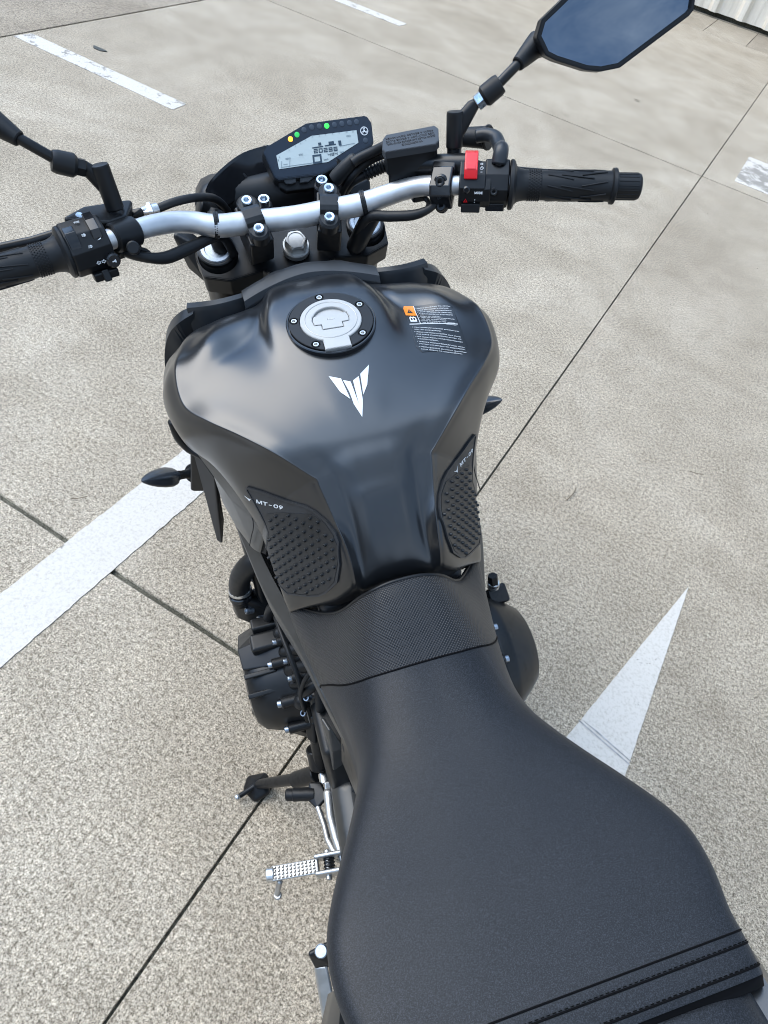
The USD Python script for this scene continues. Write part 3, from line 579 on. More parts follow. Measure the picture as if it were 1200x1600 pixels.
m = MB(); lathe(m, [(.0287, .00615), (.0287, .0065), (.0292, .0067), (.0297, .0065), (.0297, .00615)], CO, cn, 64, cap=False); part('cap_bead', m, 'cap_silver', cap)
m = MB()
t = letters('PULL', .0028, .0003, center=True); t.apply_translation([0, .001, 0]); v = np.array(t.vertices); c_, s_ = math.cos(CR), math.sin(CR); v = np.c_[v[:, 0] * c_ - v[:, 1] * s_, v[:, 0] * s_ + v[:, 1] * c_, v[:, 2] + .0060]; m.add(place(v, CO, CA), t.faces)
part('cap_lettering', m, 'cast_metal', cap, smooth=False)

# grey trim in front of the tank
m = MB(); rows = []
for x in np.linspace(-.086, .086, 19):
    a = abs(x) / .086; dy = -.026 * a ** 1.7; dz = -.006 * a ** 1.7; c_ = .0025 * (.34 < a < .66)
    rows.append([(x, .977 + dy, .955 + dz), (x, .974 + dy, .987 + dz), (x, .978 + dy, .9945 + dz), (x, .990 + dy + c_, .9975 + dz), (x, .999 + dy + c_, .9955 + dz), (x, 1.006 + dy + c_, .986 + dz), (x, 1.009 + dy, .950 + dz)])
rows = np.array(rows); m.add(rows.reshape(-1, 3), grid_faces(*rows.shape[:2]))
for e in (0, -1):
    c = rows[e].mean(0); m.add(np.vstack([rows[e], c]), [[i, i + 1, 7] for i in range(6)])
part('front_trim', m, 'grey_trim', smooth=25)
for s in (-1, 1):
    m = MB(); A = []
    for t_ in np.linspace(0, 1, 9):
        x = .084 + .072 * t_; y = .968 + .0 * t_ - .010 * math.sin(math.pi * t_) + .002 * t_; z = .9795 - .002 * t_ + .004 * math.sin(math.pi * t_); hw = .0066 + .001 * t_
        A.append([(s * x, y - hw * .2, z - .030), (s * x, y - hw * .25, z - .002), (s * x, y + hw * .1, z + .004), (s * (x - .002), y + hw * 1.3, z + .005), (s * (x - .003), y + hw * 1.7, z), (s * (x - .003), y + hw * 1.8, z - .030)])
    A = np.array(A); m.add(A.reshape(-1, 3), grid_faces(9, 6)); 
    for e in (0, -1): m.add(np.vstack([A[e], A[e].mean(0)]), [[i, i + 1, 6] for i in range(5)])
    part('side_trim', m, 'grey_trim', smooth=28)
    m = MB(); B = np.array([[(.146, .992, .992), (.150, .972, .988), (.150, .985, .955)], [(.163, 1.003, .984), (.170, .976, .976), (.163, .985, .945)], [(.178, 1.018, .966), (.186, .986, .956), (.176, .985, .93)], [(.190, 1.030, .944), (.198, .992, .930), (.186, .99, .91)], [(.199, 1.036, .915), (.206, .990, .900), (.192, .99, .88)], [(.203, 1.03, .88), (.209, .985, .865), (.195, .985, .85)]])
    B = B + V3(0, -.010, -.010); B[:, 0] = B[:, 0] * .45 + B[:, 1] * .55 + V3(-.002, .002, .002); B = B * [s, 1, 1]; B = cr(B, 4); C4 = np.concatenate([B[:, 2:3] , B[:, 0:1], B[:, 1:2]], 1); C4 = np.concatenate([C4, C4[:, :1]], 1); m.add(C4.reshape(-1, 3), grid_faces(*C4.shape[:2]))
    for e in (0, -1): m.add(C4[e, :3], [[0, 1, 2]])
    part('air_scoop', m, 'grey_trim', smooth=25)

# knee pads with rubber studs
padL = np.array([(-0.1346, 0.7268, 0.9130),(-0.1187, 0.7105, 0.9179),(-0.0959, 0.6883, 0.9207),(-0.0783, 0.6693, 0.9277),(-0.0699, 0.6588, 0.9283),(-0.0606, 0.6436, 0.9262),(-0.0550, 0.6288, 0.9219),(-0.0539, 0.6199, 0.9167),(-0.0578, 0.6068, 0.8956),(-0.0637, 0.6015, 0.8721),(-0.0765, 0.6073, 0.8476),(-0.0847, 0.6131, 0.8349),(-0.0956, 0.6232, 0.8230),(-0.1186, 0.6465, 0.8017),(-0.1269, 0.6700, 0.8032),(-0.1288, 0.6874, 0.8186),(-0.1299, 0.6952, 0.8264),(-0.1225, 0.6946, 0.8648),(-0.1250, 0.7041, 0.8771),(-0.1349, 0.7262, 0.9085)])
padI = np.array([(-0.1233, 0.7037, 0.8825),(-0.1186, 0.7005, 0.8899),(-0.1039, 0.6876, 0.9029),(-0.0739, 0.6599, 0.9230),(-0.0627, 0.6438, 0.9232),(-0.0576, 0.6289, 0.9188),(-0.0563, 0.6190, 0.9131),(-0.0599, 0.6089, 0.8939),(-0.0665, 0.6049, 0.8712),(-0.0766, 0.6085, 0.8500),(-0.0850, 0.6147, 0.8378),(-0.0951, 0.6239, 0.8263),(-0.1163, 0.6456, 0.8064),(-0.1269, 0.6700, 0.8032),(-0.1287, 0.6867, 0.8181),(-0.1296, 0.6934, 0.8249),(-0.1214, 0.6925, 0.8648)])
txt0, txt1, txt2 = [np.array(p) for p in ((-0.1274, 0.7142, 0.8971), (-0.1009, 0.6864, 0.9078), (-0.1267, 0.7153, 0.9032))]
for s in (-1, 1):
    o = padL.mean(0) * [-s, 1, 1]; pl = padL * [-s, 1, 1]; pi = padI * [-s, 1, 1]
    nrm = np.linalg.svd(pl - o)[2][2]; nrm = nrm * np.sign(nrm[0] * s); A = frame(nrm, (0, -1, 0)); D = Drape(TANK, (5.5, 14.4), (s * 7.4, s * 12.9), o, A, n=90)
    out = sg.Polygon(D.flat(pl)).buffer(-.0045, quad_segs=8).buffer(.0045, quad_segs=10); inn = sg.Polygon(D.flat(pi)).buffer(-.005, quad_segs=8).buffer(.005, quad_segs=10)
    m = MB(); D.sheet(m, out, .0002, .0016); pad = part('knee_pad', m, 'pad_rubber', smooth=40)
    m = MB(); D.sheet(m, out.difference(out.buffer(-.0022)), .0016, .0024); part('pad_rim', m, 'pad_rubber', pad, smooth=40)
    m = MB(); D.sheet(m, inn, .0014, .0021); part('studded_field', m, 'stud_rubber', pad, smooth=40)
    m = MB(); core = inn.buffer(-.0026); lat = D.flat(np.array([(-0.0924, 0.6551, 0.8813), (-0.0865, 0.6463, 0.8828), (-0.0934, 0.6501, 0.8726)] if s < 0 else [(0.0877, 0.6598, 0.8978), (0.0784, 0.6507, 0.9045), (0.0858, 0.6529, 0.8928)])); lu, lv = lat[1] - lat[0], lat[2] - lat[0]
    th = np.linspace(0, W, 10)[:-1]
    for iu in range(-16, 17):
        for iv in range(-16, 17):
            xx, yy = lat[0] + iu * lu + iv * lv
            if core.contains(sg.Point(xx, yy)):
                V = [(xx + q * math.cos(a), yy + q * math.sin(a), h) for q, h in ((.00225, .0019), (.00180, .0030), (.00170, .0042), (.0013, .0047), (.0007, .0046), (.0005, .0037)) for a in th]
                F = [[i * 9 + j, i * 9 + (j + 1) % 9, (i + 1) * 9 + (j + 1) % 9, (i + 1) * 9 + j] for i in range(5) for j in range(9)]
                V = D(V)
                if np.isfinite(V).all(): m.add(V, F)
    part('studs', m, 'stud_rubber', pad, smooth=50, kind='stuff')
    m = MB(); mk = D.flat(np.array([txt0, txt1, txt2]) * [-s, 1, 1])
    t = letters('MT-09', .0045, .0003, bold=True); L = t.bounds[1][0]
    if s < 0: o2 = mk[0]; ex = (mk[1] - mk[0]) / L; ey = (mk[2] - mk[0]) / .0060
    else: ey = (mk[2] - mk[0]) / .0060; o2 = mk[1]; ex = (mk[0] - mk[1]) / L
    D.aff(m, t, o2, ex, ey, .0017)
    e0 = o2 - ex * .0055
    for tri_ in ([(-.004, .0048), (-.0018, .003), (-.0012, .001)], [(.003, .0048), (.0008, .003), (.0002, .001)], [(-.0018, .0026), (.0012, .0026), (-.0003, -.001)]):
        D.sheet(m, sg.Polygon([e0 + x * ex + y * ey for x, y in tri_]).buffer(0), .0016, .0019, .004)
    part('pad_lettering', m, 'silver_print', pad, smooth=False)

# side panels under the tank
for s in (-1, 1):
    f = lambda p: mir(p, -s)
    pan = [(-0.1866, 0.8308, 0.8950),(-0.1746, 0.8161, 0.8950),(-0.1583, 0.7922, 0.8900),(-0.1451, 0.7716, 0.8840),(-0.1345, 0.7527, 0.8760),(-0.1231, 0.7191, 0.8480),(-0.1242, 0.7142, 0.8420),(-0.1379, 0.7147, 0.8000),(-0.1441, 0.7251, 0.7950),(-0.1584, 0.7671, 0.7900),(-0.1696, 0.8059, 0.8000),(-0.1725, 0.8325, 0.8350)]
    pan = np.array([f(p) for p in pan]); c = pan.mean(0); m = MB()
    out = np.cross(pan[3] - c, pan[8] - c); out = unit(out); out = out * np.sign(out[0] * s)
    def shell(ring, off0, off1, inset):
        c_ = ring.mean(0); a = ring + out * off0; b = ring + out * (off1 - .002); t = ring + (c_ - ring) * inset + out * off1; n = len(ring)
        V = np.vstack([a, b, t, [c_ + out * (off1 + .0025)]]); F = []
        for i in range(n):
            k = (i + 1) % n; F += [[i, k, n + k, n + i], [n + i, n + k, 2 * n + k, 2 * n + i], [2 * n + i, 2 * n + k, 3 * n, 3 * n]]
        F = np.array(F); T = np.vstack([F[:, [0, 1, 2]], F[:, [0, 2, 3]]]); return MB().add(V, T[(T[:, 1] != T[:, 2]) & (T[:, 0] != T[:, 2]) & (T[:, 2] != np.roll(T, 1, 1)[:, 2])])
    part('side_panel', shell(pan, -.006, .004, .05), 'side_grey', smooth=30)
    part('panel_gasket', shell(c + (pan - c) * 1.06, -.014, -.001, .05), 'groove_dark', smooth=30)
    sp = [(-0.1435, 0.7601, 0.8860),(-0.1367, 0.7531, 0.8800),(-0.1336, 0.7251, 0.8520),(-0.1405, 0.7251, 0.8250),(-0.1461, 0.7258, 0.8060)]
    m = MB(); tube(m, [f(p) + out * .0048 for p in sp[1:]], .0006, 6, 4); part('panel_seam', m, 'groove_dark', smooth=True)
    # lower dark edge of the tank cover ahead of the panel
    m = MB(); ed = [(-0.2037, 0.8515, 0.9150),(-0.2013, 0.8492, 0.8900),(-0.1931, 0.8440, 0.8720),(-0.1795, 0.8268, 0.8680)]; tube(m, [f(p) for p in ed], [.005, .007, .007, .004], 10); part('tank_lip', m, 'black_plastic', smooth=True)

# ---------------------------------------------------------------- seats
SEAT_ROWS = [
 [(0,.577,.887),(.016,.577,.886),(.032,.577,.880),(.048,.582,.862),(.064,.590,.832),(.080,.606,.804),(.096,.626,.785),(.111,.643,.776),(.124,.659,.770),(.120,.655,.755)],
 [(0,.566,.889),(.016,.566,.888),(.033,.566,.883),(.050,.571,.866),(.067,.579,.838),(.083,.595,.809),(.098,.615,.789),(.112,.634,.778),(.1245,.651,.766),(.120,.648,.75)],
 [(0,.535,.878),(.017,.535,.877),(.036,.535,.873),(.055,.538,.859),(.072,.546,.835),(.087,.560,.809),(.100,.579,.788),(.111,.598,.772),(.1205,.618,.752),(.116,.612,.735)],
 [(0,.494,.861),(.018,.494,.861),(.038,.495,.858),(.058,.499,.849),(.074,.505,.833),(.087,.516,.812),(.097,.530,.790),(.104,.541,.768),(.109,.552,.745),(.105,.55,.73)],
 [(0,.440,.855),(.019,.440,.855),(.040,.440,.8535),(.061,.440,.847),(.076,.441,.835),(.086,.443,.816),(.090,.445,.792),(.090,.447,.765),(.093,.448,.740),(.088,.448,.725)],
 [(0,.385,.859),(.024,.385,.859),(.048,.385,.858),(.078,.385,.855),(.100,.385,.848),(.109,.386,.831),(.110,.386,.804),(.108,.386,.774),(.108,.386,.745),(.10,.386,.73)],
 [(0,.335,.868),(.032,.335,.868),(.064,.335,.867),(.105,.335,.8655),(.129,.335,.860),(.1385,.335,.843),(.1375,.335,.814),(.132,.335,.780),(.130,.335,.748),(.125,.335,.735)],
 [(0,.290,.878),(.040,.290,.878),(.080,.290,.8775),(.128,.290,.876),(.151,.290,.871),(.1595,.290,.855),(.157,.290,.824),(.150,.290,.787),(.145,.290,.752),(.14,.29,.74)],
 [(0,.250,.884),(.043,.250,.884),(.086,.250,.8835),(.133,.250,.882),(.153,.250,.877),(.1605,.250,.861),(.156,.250,.832),(.147,.250,.795),(.142,.250,.760),(.14,.25,.745)],
 [(0,.222,.888),(.042,.222,.888),(.084,.222,.8875),(.129,.222,.886),(.147,.222,.881),(.154,.222,.866),(.150,.222,.840),(.147,.222,.803),(.136,.222,.768),(.138,.222,.755)],
 [(0,.2035,.891),(.041,.2035,.891),(.082,.2035,.8905),(.127,.2035,.889),(.146,.2035,.884),(.153,.2035,.870),(.150,.2035,.845),(.142,.2035,.810),(.131,.2035,.775),(.125,.2035,.76)],
]
SEAT = Net(SEAT_ROWS, k=8, soft=0.26)
seat = group('rider_seat')
SEAT.G[..., 0] += .0062 * np.clip((.46 - SEAT.G[..., 1]) / .18, 0, 1)
SR = int(3 * SEAT.k)
def net_rows(net, a, b): 
    G = net.G[a:b]; return MB().add(G.reshape(-1, 3), grid_faces(*G.shape[:2]))
G = SEAT.G[:SR + 1]; sx = np.concatenate([[0], np.cumsum(np.linalg.norm(np.diff(G.mean(0), axis=0), axis=1))]); arc = np.cumsum(np.concatenate([np.zeros((1, G.shape[1])), np.linalg.norm(np.diff(G, axis=0), axis=2)]), 0)
sxx = np.cumsum(np.concatenate([np.zeros((G.shape[0], 1)), np.linalg.norm(np.diff(G, axis=1), axis=2)], 1), 1); sxx -= sxx[:, [G.shape[1] // 2]]
put('seat_nose', MB().add(G.reshape(-1, 3), grid_faces(*G.shape[:2])), 'seat_weave', seat, smooth=True, uv=np.stack([sxx.ravel(), -G[..., 1].ravel() * .5 + arc.ravel() * .5], 1))
m = MB(); e = SEAT.G[0]; tube(m, e[::2], .0022, 8, 2); part('nose_piping', m, 'black_plastic', seat, smooth=True)
part('seat_pad', net_rows(SEAT, SR, SEAT.G.shape[0]), 'seat_vinyl', seat, smooth=True)
m = MB(); tube(m, (SEAT.G[SR] + SEAT.N[SR] * .0001)[6:-6:2], .0011, 6, 1); part('seam', m, 'thread', seat, smooth=True)
# folded welt across the back of the seat, with its stitching
prof = SEAT.G[-1]; pN = SEAT.N[-1]
def band(y0, y1, lift0, lift1, shr=0.0, n=7):
    R_ = []
    for t_ in np.linspace(0, 1, n):
        R_.append(prof * [1 - shr * t_, 0, 1] + [0, y0 + (y1 - y0) * t_, 0] + V3(0, 0, 1) * (lift0 + (lift1 - lift0) * t_ + .0002 * math.sin(math.pi * t_)))
    return np.array(R_)
for y0, y1, l0, l1 in ((.2060, .1972, -.0003, .0), (.1967, .1826, .0, .0), (.1820, .1765, .0, -.0010)):
    Bn = band(y0, y1, l0, l1); part('welt', MB().add(Bn.reshape(-1, 3), grid_faces(*Bn.shape[:2])), 'seat_vinyl', seat, smooth=True)
m = MB()
for y, l in ((.2055, .0), (.1970, .0003), (.1823, .0003)): tube(m, (prof * [1, 0, 1] + [0, y, l])[3:-3:2], .0008, 6, 1)
part('stitch_line', m, 'thread', seat, smooth=True)
m = MB()
for y, l in ((.1984, .0003), (.1836, .0003)):
    pth = spline((prof * [1, 0, 1] + [0, y, l])[18:-18:4], 4)
    seg = np.concatenate([[0], np.cumsum(np.linalg.norm(np.diff(pth, axis=0), axis=1))])
    for k in np.arange(0, seg[-1] - .004, .0046):
        a, b = [np.array([np.interp(k + d, seg, pth[:, i]) for i in range(3)]) for d in (0, .0028)]; tube(m, [a, b], .0004, 5, 0)
part('stitches', m, 'thread', seat, smooth=True, kind='stuff')
UB = np.array([prof * [1, 0, 1] + [0, y, l] for y, l in ((.2130, -.0050), (.2030, -.0016), (.1900, -.0016), (.1770, -.0016), (.1690, -.010))]); part('welt_backing', MB().add(UB.reshape(-1, 3), grid_faces(*UB.shape[:2])), 'thread', seat, smooth=True)
m = MB(); end = band(.1768, .1735, -.0010, -.012, .01); m.add(end.reshape(-1, 3), grid_faces(*end.shape[:2])); part('seat_back_edge', m, 'seat_vinyl', seat, smooth=True)
PIL = Net([[(0, y, z), (w * .3, y, z), (w * .6, y, z - .001), (w * .82, y, z - .005), (w * .95, y, z - .018), (w, y, z - .040), (w * .97, y, z - .075), (w * .88, y, z - .10)] for y, z, w in ((.1745, .872, .146), (.1725, .882, .149), (.168, .887, .151), (.12, .900, .150), (.06, .935, .138), (-.02, .945, .120), (-.12, .95, .098), (-.16, .945, .085), (-.165, .92, .08))], k=5, soft=.3)
part('pillion_seat', PIL.mesh(), 'seat_vinyl', smooth=True)
# tail fairing beside the seats, one each side
for s in (-1, 1):
    Rw = []
    for y, xa, za, xb, zb in ((.262, .150, .800, .166, .765), (.225, .160, .835, .181, .795), (.17, .163, .86, .190, .80), (.10, .152, .875, .180, .815), (0, .13, .90, .158, .83), (-.12, .105, .92, .125, .86), (-.2, .08, .93, .095, .88)):
        Rw.append([(s * (xa - .025), y, za - .004), (s * xa, y, za), (s * (xa * .45 + xb * .55), y, za * .6 + zb * .4), (s * xb, y, zb), (s * (xb - .004), y, zb - .03), (s * (xb - .03), y, zb - .05)])
    Rw = cr(np.array(Rw), 4); part('tail_panel', MB().add(Rw.reshape(-1, 3), grid_faces(*Rw.shape[:2])), 'satin_black_paint', smooth=30)

# ---------------------------------------------------------------- frame, engine, running gear
for s in (-1, 1):
    f = lambda p: mir(p, -s)
    up = [(-0.1718, 0.8255, 0.8000),(-0.1581, 0.7472, 0.7550),(-0.1479, 0.6911, 0.7400),(-0.1257, 0.6193, 0.7250),(-0.1096, 0.5520, 0.7100),(-0.0949, 0.4969, 0.6900)]
    inr = [(-0.1509, 0.8061, 0.8100),(-0.1400, 0.7353, 0.7700),(-0.1241, 0.6670, 0.7550),(-0.1087, 0.6179, 0.7420),(-0.0923, 0.5777, 0.7280),(-0.0798, 0.5046, 0.7000)]
    R_ = []
    for k in range(6):
        a, b = f(up[k]), f(inr[k]); w = b - a; dn = V3(0, -.1, -1)
        R_.append([a + dn * .05 - w * .1 + V3(-s * .006, 0, 0), a, a + w * .10 + V3(0, 0, .004), b - w * .06 + V3(0, 0, .004), b + w * .05 + V3(0, 0, -.004), b + w * .4 + dn * .05])
    R_ = cr(np.array(R_), 4); R_ = R_[:, list(range(6)) + [0]]; part('frame_spar', MB().add(R_.reshape(-1, 3), grid_faces(*R_.shape[:2])), 'frame_grey', smooth=30)
    m = MB(); chain(m, [f(q) for q in ((-0.0863, 0.5008, 0.6600), (-0.0713, 0.4987, 0.5200), (-0.0891, 0.4628, 0.4200), (-0.1121, 0.4322, 0.3600))], [.014, .012, .010, .010]); part('frame_lower', m, 'groove_dark', smooth=40)
    # inner cover under the seat
    m = MB(); hull(m, [f(q) for q in ((-.085, .53, .74), (-.088, .44, .72), (-.10, .50, .62), (-.085, .40, .62), (-.075, .50, .76), (-.07, .38, .70))], .004); part('inner_cover', m, 'black_metal', smooth=30)
m = MB(); hull(m, [(x, y, z) for x in (-.05, .05) for y, z in ((.52, .83), (.30, .84), (-.1, .88), (.50, .70), (.25, .70), (-.1, .82))], .01); part('subframe', m, 'groove_dark', smooth=30)
m = MB(); hull(m, [(x, y, z) for x in (-.075, .075) for y, z in ((.92, .93), (.62, .80), (.92, .74), (.64, .72))], .012); part('airbox', m, 'groove_dark', smooth=30)

eng = group('engine')
m = MB(); hull(m, [(x, y, z) for x in (-.115, .125) for y, z in ((.56, .50), (.86, .50), (.88, .32), (.80, .22), (.58, .25), (.53, .38))], .014); part('crankcase', m, 'engine_black', eng, smooth=30)
m = MB(); hull(m, [(x, y, z) for x in (-.16, .16) for y, z in ((.80, .50), (.92, .52), (.97, .70), (.86, .72))], .01); part('cylinder_block', m, 'engine_black', eng, smooth=30)
# generator cover, left
SC = V3(-.10, .716, .440)
m = MB(); lathe(m, [(.086, 0), (.086, .040), (.083, .047), (.081, .060), (.079, .085), (.072, .104), (.060, .115), (.040, .119), (.0001, .119)], SC, (-1, 0, 0), 48, x=(0, 1, 0)); part('generator_cover', m, 'engine_black', eng, smooth=28)
m = MB(); hull(m, [(-.150, .800, .50), (-.150, .742, .540), (-.214, .745, .515), (-.214, .790, .475), (-.150, .82, .46), (-.205, .80, .45), (-.15, .70, .525), (-.212, .715, .51)], .004); part('cover_wedge', m, 'engine_black', eng, smooth=20)
m = MB(); lathe(m, [(.0905, .030), (.0915, .032), (.0915, .040), (.0905, .042)], SC, (-1, 0, 0), 48, x=(0, 1, 0)); part('cover_flange', m, 'engine_black', eng, smooth=30)
m = MB(); lathe(m, [(.0918, .0352), (.0922, .0356), (.0922, .0362), (.0918, .0366)], SC, (-1, 0, 0), 48); part('gasket_line', m, 'cast_metal', eng, smooth=30)
for a in (62, 100, 140, 178, 22, -20):
    a = math.radians(a); c = SC + V3(-.02, .0880 * math.cos(a), .0880 * math.sin(a)); m = MB(); cyl(m, c, c + V3(-.050, 0, 0), .0085, seg=14); part('bolt_boss', m, 'engine_black', eng)
    m = MB(); bolt(m, c + V3(-.050, 0, 0), (-1, 0, 0), .0055, .006, seg=16); part('engine_bolt', m, 'dull_bolt', eng)
m = MB(); rbox(m, SC + V3(-.09, -.02, .078), frame((0, -.2, 1), (-1, 0, 0)), (.05, .008, .006), .002); rbox(m, SC + V3(-.093, -.045, .062), frame((0, -.5, 1), (-1, 0, 0)), (.045, .008, .006), .002); part('cover_rib', m, 'engine_black', eng)
m = MB(); hull(m, [(-0.2174, 0.6806, 0.4200), (-0.1996, 0.6575, 0.4200), (-0.1897, 0.6498, 0.4600), (-0.2093, 0.6738, 0.4500), (-0.1429, 0.6655, 0.4400), (-0.1447, 0.6587, 0.4200), (-.11, .62, .36)], .006); part('sprocket_cover', m, 'engine_black', eng, smooth=30)
for q0, q1, w_ in (((-0.1441, 0.7632, 0.5450), (-0.1100, 0.7514, 0.5600), .010), ((-0.1452, 0.7408, 0.5400), (-0.1079, 0.7243, 0.5600), .014), ((-0.1448, 0.7141, 0.5300), (-0.1122, 0.7008, 0.5500), .012), ((-0.1435, 0.6876, 0.5200), (-0.1149, 0.6760, 0.5400), .012), ((-0.1438, 0.6685, 0.5100), (-0.1143, 0.6570, 0.5300), .009)):
    m = MB(); chain(m, [q0, q1], w_); part('case_boss', m, 'engine_black', eng)
for q0 in ((-0.1405, 0.7653, 0.5600), (-0.1552, 0.7264, 0.5450), (-0.1459, 0.6954, 0.5350), (-0.1452, 0.6684, 0.5300)):
    m = MB(); cyl(m, np.array(q0) + V3(.03, 0, 0), np.array(q0), .0078, seg=14); part('bolt_boss', m, 'engine_black', eng)
    m = MB(); bolt(m, q0, (-1, 0, .15), .0048, .006, seg=14); part('engine_bolt', m, 'dull_bolt', eng)
m = MB(); tube(m, [(-0.1480, 0.7653, 0.5700), (-0.1447, 0.7274, 0.5750), (-0.1397, 0.6882, 0.5700), (-0.1354, 0.6564, 0.5500), (-0.1362, 0.6335, 0.5200)], .0042, 10); part('engine_wire', m, 'rubber', eng, smooth=True)
m = MB(); tube(m, [(-0.1303, 0.7482, 0.6000), (-0.1223, 0.7071, 0.6000), (-0.1139, 0.6725, 0.5900), (-0.1095, 0.6389, 0.5600), (-0.1159, 0.6120, 0.5200)], .0065, 10); part('engine_wire', m, 'rubber', eng, smooth=True)
# water pump and its hose, left
m = MB(); tube(m, [(-0.1415, 0.8033, 0.6600), (-0.1607, 0.8066, 0.6500), (-0.1795, 0.8135, 0.6200), (-0.1910, 0.8199, 0.5800), (-0.1948, 0.8176, 0.5400)], .0165, 18, 8); part('coolant_hose', m, 'rubber', eng, smooth=True)
m = MB(); ha, hb = V3(*(-0.1916, 0.8215, 0.5700)), V3(*(-0.1932, 0.8166, 0.5550)); cyl(m, ha, ha + (hb - ha) * .55, .0182, seg=24); part('hose_clamp', m, 'bright_metal', eng)
m = MB(); cyl(m, ha + (hb - ha) * .7, ha + (hb - ha) * 1.25, .0190, seg=24); part('hose_collar', m, 'gloss_black', eng)
m = MB(); hull(m, [(-0.2004, 0.8218, 0.5400), (-0.1842, 0.8138, 0.5450), (-0.2022, 0.8186, 0.5000), (-0.1884, 0.8119, 0.5000), (-0.2070, 0.8392, 0.4800), (-.15, .79, .47), (-.15, .84, .50), (-.15, .80, .52)], .010); part('water_pump', m, 'engine_black', eng, smooth=40)
m = MB(); hull(m, [(-0.1779, 0.8211, 0.5500), (-0.1518, 0.8175, 0.5550), (-0.1838, 0.8097, 0.5100), (-0.1551, 0.8055, 0.5150), (-.11, .82, .46), (-.11, .80, .53)], .005); part('pump_flange', m, 'engine_black', eng, smooth=30)
for p in ((-0.1806, 0.8206, 0.5700), (-0.1837, 0.8018, 0.5300), (-0.1634, 0.8274, 0.5800), (-0.1673, 0.7743, 0.5400), (-0.1707, 0.7585, 0.5300)):
    m = MB(); bolt(m, p, (-1, -.1, .35), .0062, .010, seg=16); part('engine_bolt', m, 'dull_bolt', eng)
m = MB(); tube(m, [(-0.1405, 0.7604, 0.6000), (-0.1517, 0.7641, 0.5800), (-0.1596, 0.7686, 0.5500)], .008, 10); part('breather_hose', m, 'rubber', eng, smooth=True)
m = MB(); rbox(m, (-0.1537, 0.7635, 0.5350), frame((0, .1, 1)), (.07, .022, .03), .004); rbox(m, (-0.1553, 0.7377, 0.5300), frame((0, -.1, 1)), (.08, .03, .03), .006); part('case_lug', m, 'engine_black', eng)
# clutch cover, right
CC = V3(.10, .655, .435)
m = MB(); lathe(m, [(.108, 0), (.108, .065), (.104, .071), (.104, .074), (.0, .074)], CC, (1, 0, 0), 48, x=(0, 1, 0)); part('clutch_case', m, 'engine_black', eng, smooth=28)
m = MB(); lathe(m, [(.103, .07), (.102, .086), (.098, .094), (.080, .118), (.064, .137), (.056, .141), (.0001, .143)], CC + V3(0, .004, .002), (1, 0, 0), 56, x=(0, 1, 0)); part('clutch_cover', m, 'engine_black', eng, smooth=24)
m = MB(); lathe(m, [(.1085, .050), (.1095, .052), (.1095, .054), (.1085, .056)], CC, (1, 0, 0), 48); part('cover_joint', m, 'groove_dark', eng)
for a in (60, 118, 90):
    a = math.radians(a); c = CC + V3(.03, .105 * math.cos(a), .105 * math.sin(a)); m = MB(); cyl(m, c - V3(.02, 0, 0), c + V3(.042, 0, 0), .0085, seg=14); part('bolt_boss', m, 'engine_black', eng)
    m = MB(); bolt(m, c + V3(.042, 0, 0), (1, 0, 0), .0055, .006, seg=16); part('engine_bolt', m, 'dull_bolt', eng)
m = MB(); hull(m, [(0.1948, 0.7268, 0.5200), (0.2204, 0.7316, 0.5200), (0.2249, 0.7171, 0.5000), (0.1953, 0.7138, 0.5100), (.15, .72, .47)], .005); part('cable_bracket', m, 'engine_black', eng)
cb = V3(*(0.2020, 0.7266, 0.5350)); m = MB(); cyl(m, cb, cb + V3(-.002, .008, .022), .0085, seg=6, ch=.001); part('filler_plug', m, 'black_plastic', eng)
m = MB(); cyl(m, cb + V3(0, .002, -.006), cb + V3(0, .004, .008), .010, seg=16); part('plug_collar', m, 'bright_metal', eng)
# exhaust headers and radiator
m = MB()
for x in (-.07, 0, .07): tube(m, [(x, .96, .60), (x, 1.06, .52), (x, 1.08, .40), (x * .8, 1.0, .22), (x * .6, .75, .16)], .018, 12)
part('exhaust_pipe', m, 'cast_metal', smooth=True)
m = MB(); hull(m, [(x, y, z) for x in (-.05, .13) for y, z in ((.72, .20), (.40, .20), (.72, .12), (.40, .13))], .02); part('silencer', m, 'black_metal', smooth=30)
m = MB(); rbox(m, (0, 1.115, .62), frame((0, .96, -.28), (1, 0, 0)), (.36, .30, .035), .006); part('radiator', m, 'groove_dark')

# front fork, yokes, wheels
SA = unit(V3(0, -math.sin(math.radians(25)), math.cos(math.radians(25))))
yoke = group('fork_yoke')
YN = SA
for s in (-1, 1):
    top = V3(s * .103, 1.083, .985)
    m = MB(); lathe(m, [(.0255, -.62), (.0255, -.045), (.0275, -.040), (.0295, -.034), (.0295, -.012), (.0270, -.008), (.0255, -.006), (.0255, .000), (.0240, .001), (.0225, .001)], top, SA, 32); part('fork_tube', m, 'black_metal', smooth=30)
    m = MB(); lathe(m, [(.0218, -.004), (.0218, .0015), (.0205, .0030), (.0160, .0030), (.0150, .0012), (.0, .0012)], top, SA, 32); part('fork_cap', m, 'dull_bolt', smooth=30)
    m = MB(); lathe(m, [(.030, -.86), (.030, -.60), (.027, -.585), (.021, -.58)], top, SA, 28); part('fork_leg', m, 'black_metal', smooth=30)
pl = sg.Polygon([(-.131, .010), (-.128, -.024), (-.095, -.036), (-.050, -.030), (-.028, -.046), (.028, -.046), (.050, -.030), (.095, -.036), (.128, -.024), (.131, .010), (.125, .030), (.08, .036), (.04, .026), (-.04, .026), (-.08, .036), (-.125, .030)]).buffer(-.006).buffer(.006)
YA = frame(SA, (1, 0, 0)); YO = V3(0, 1.075, .976)
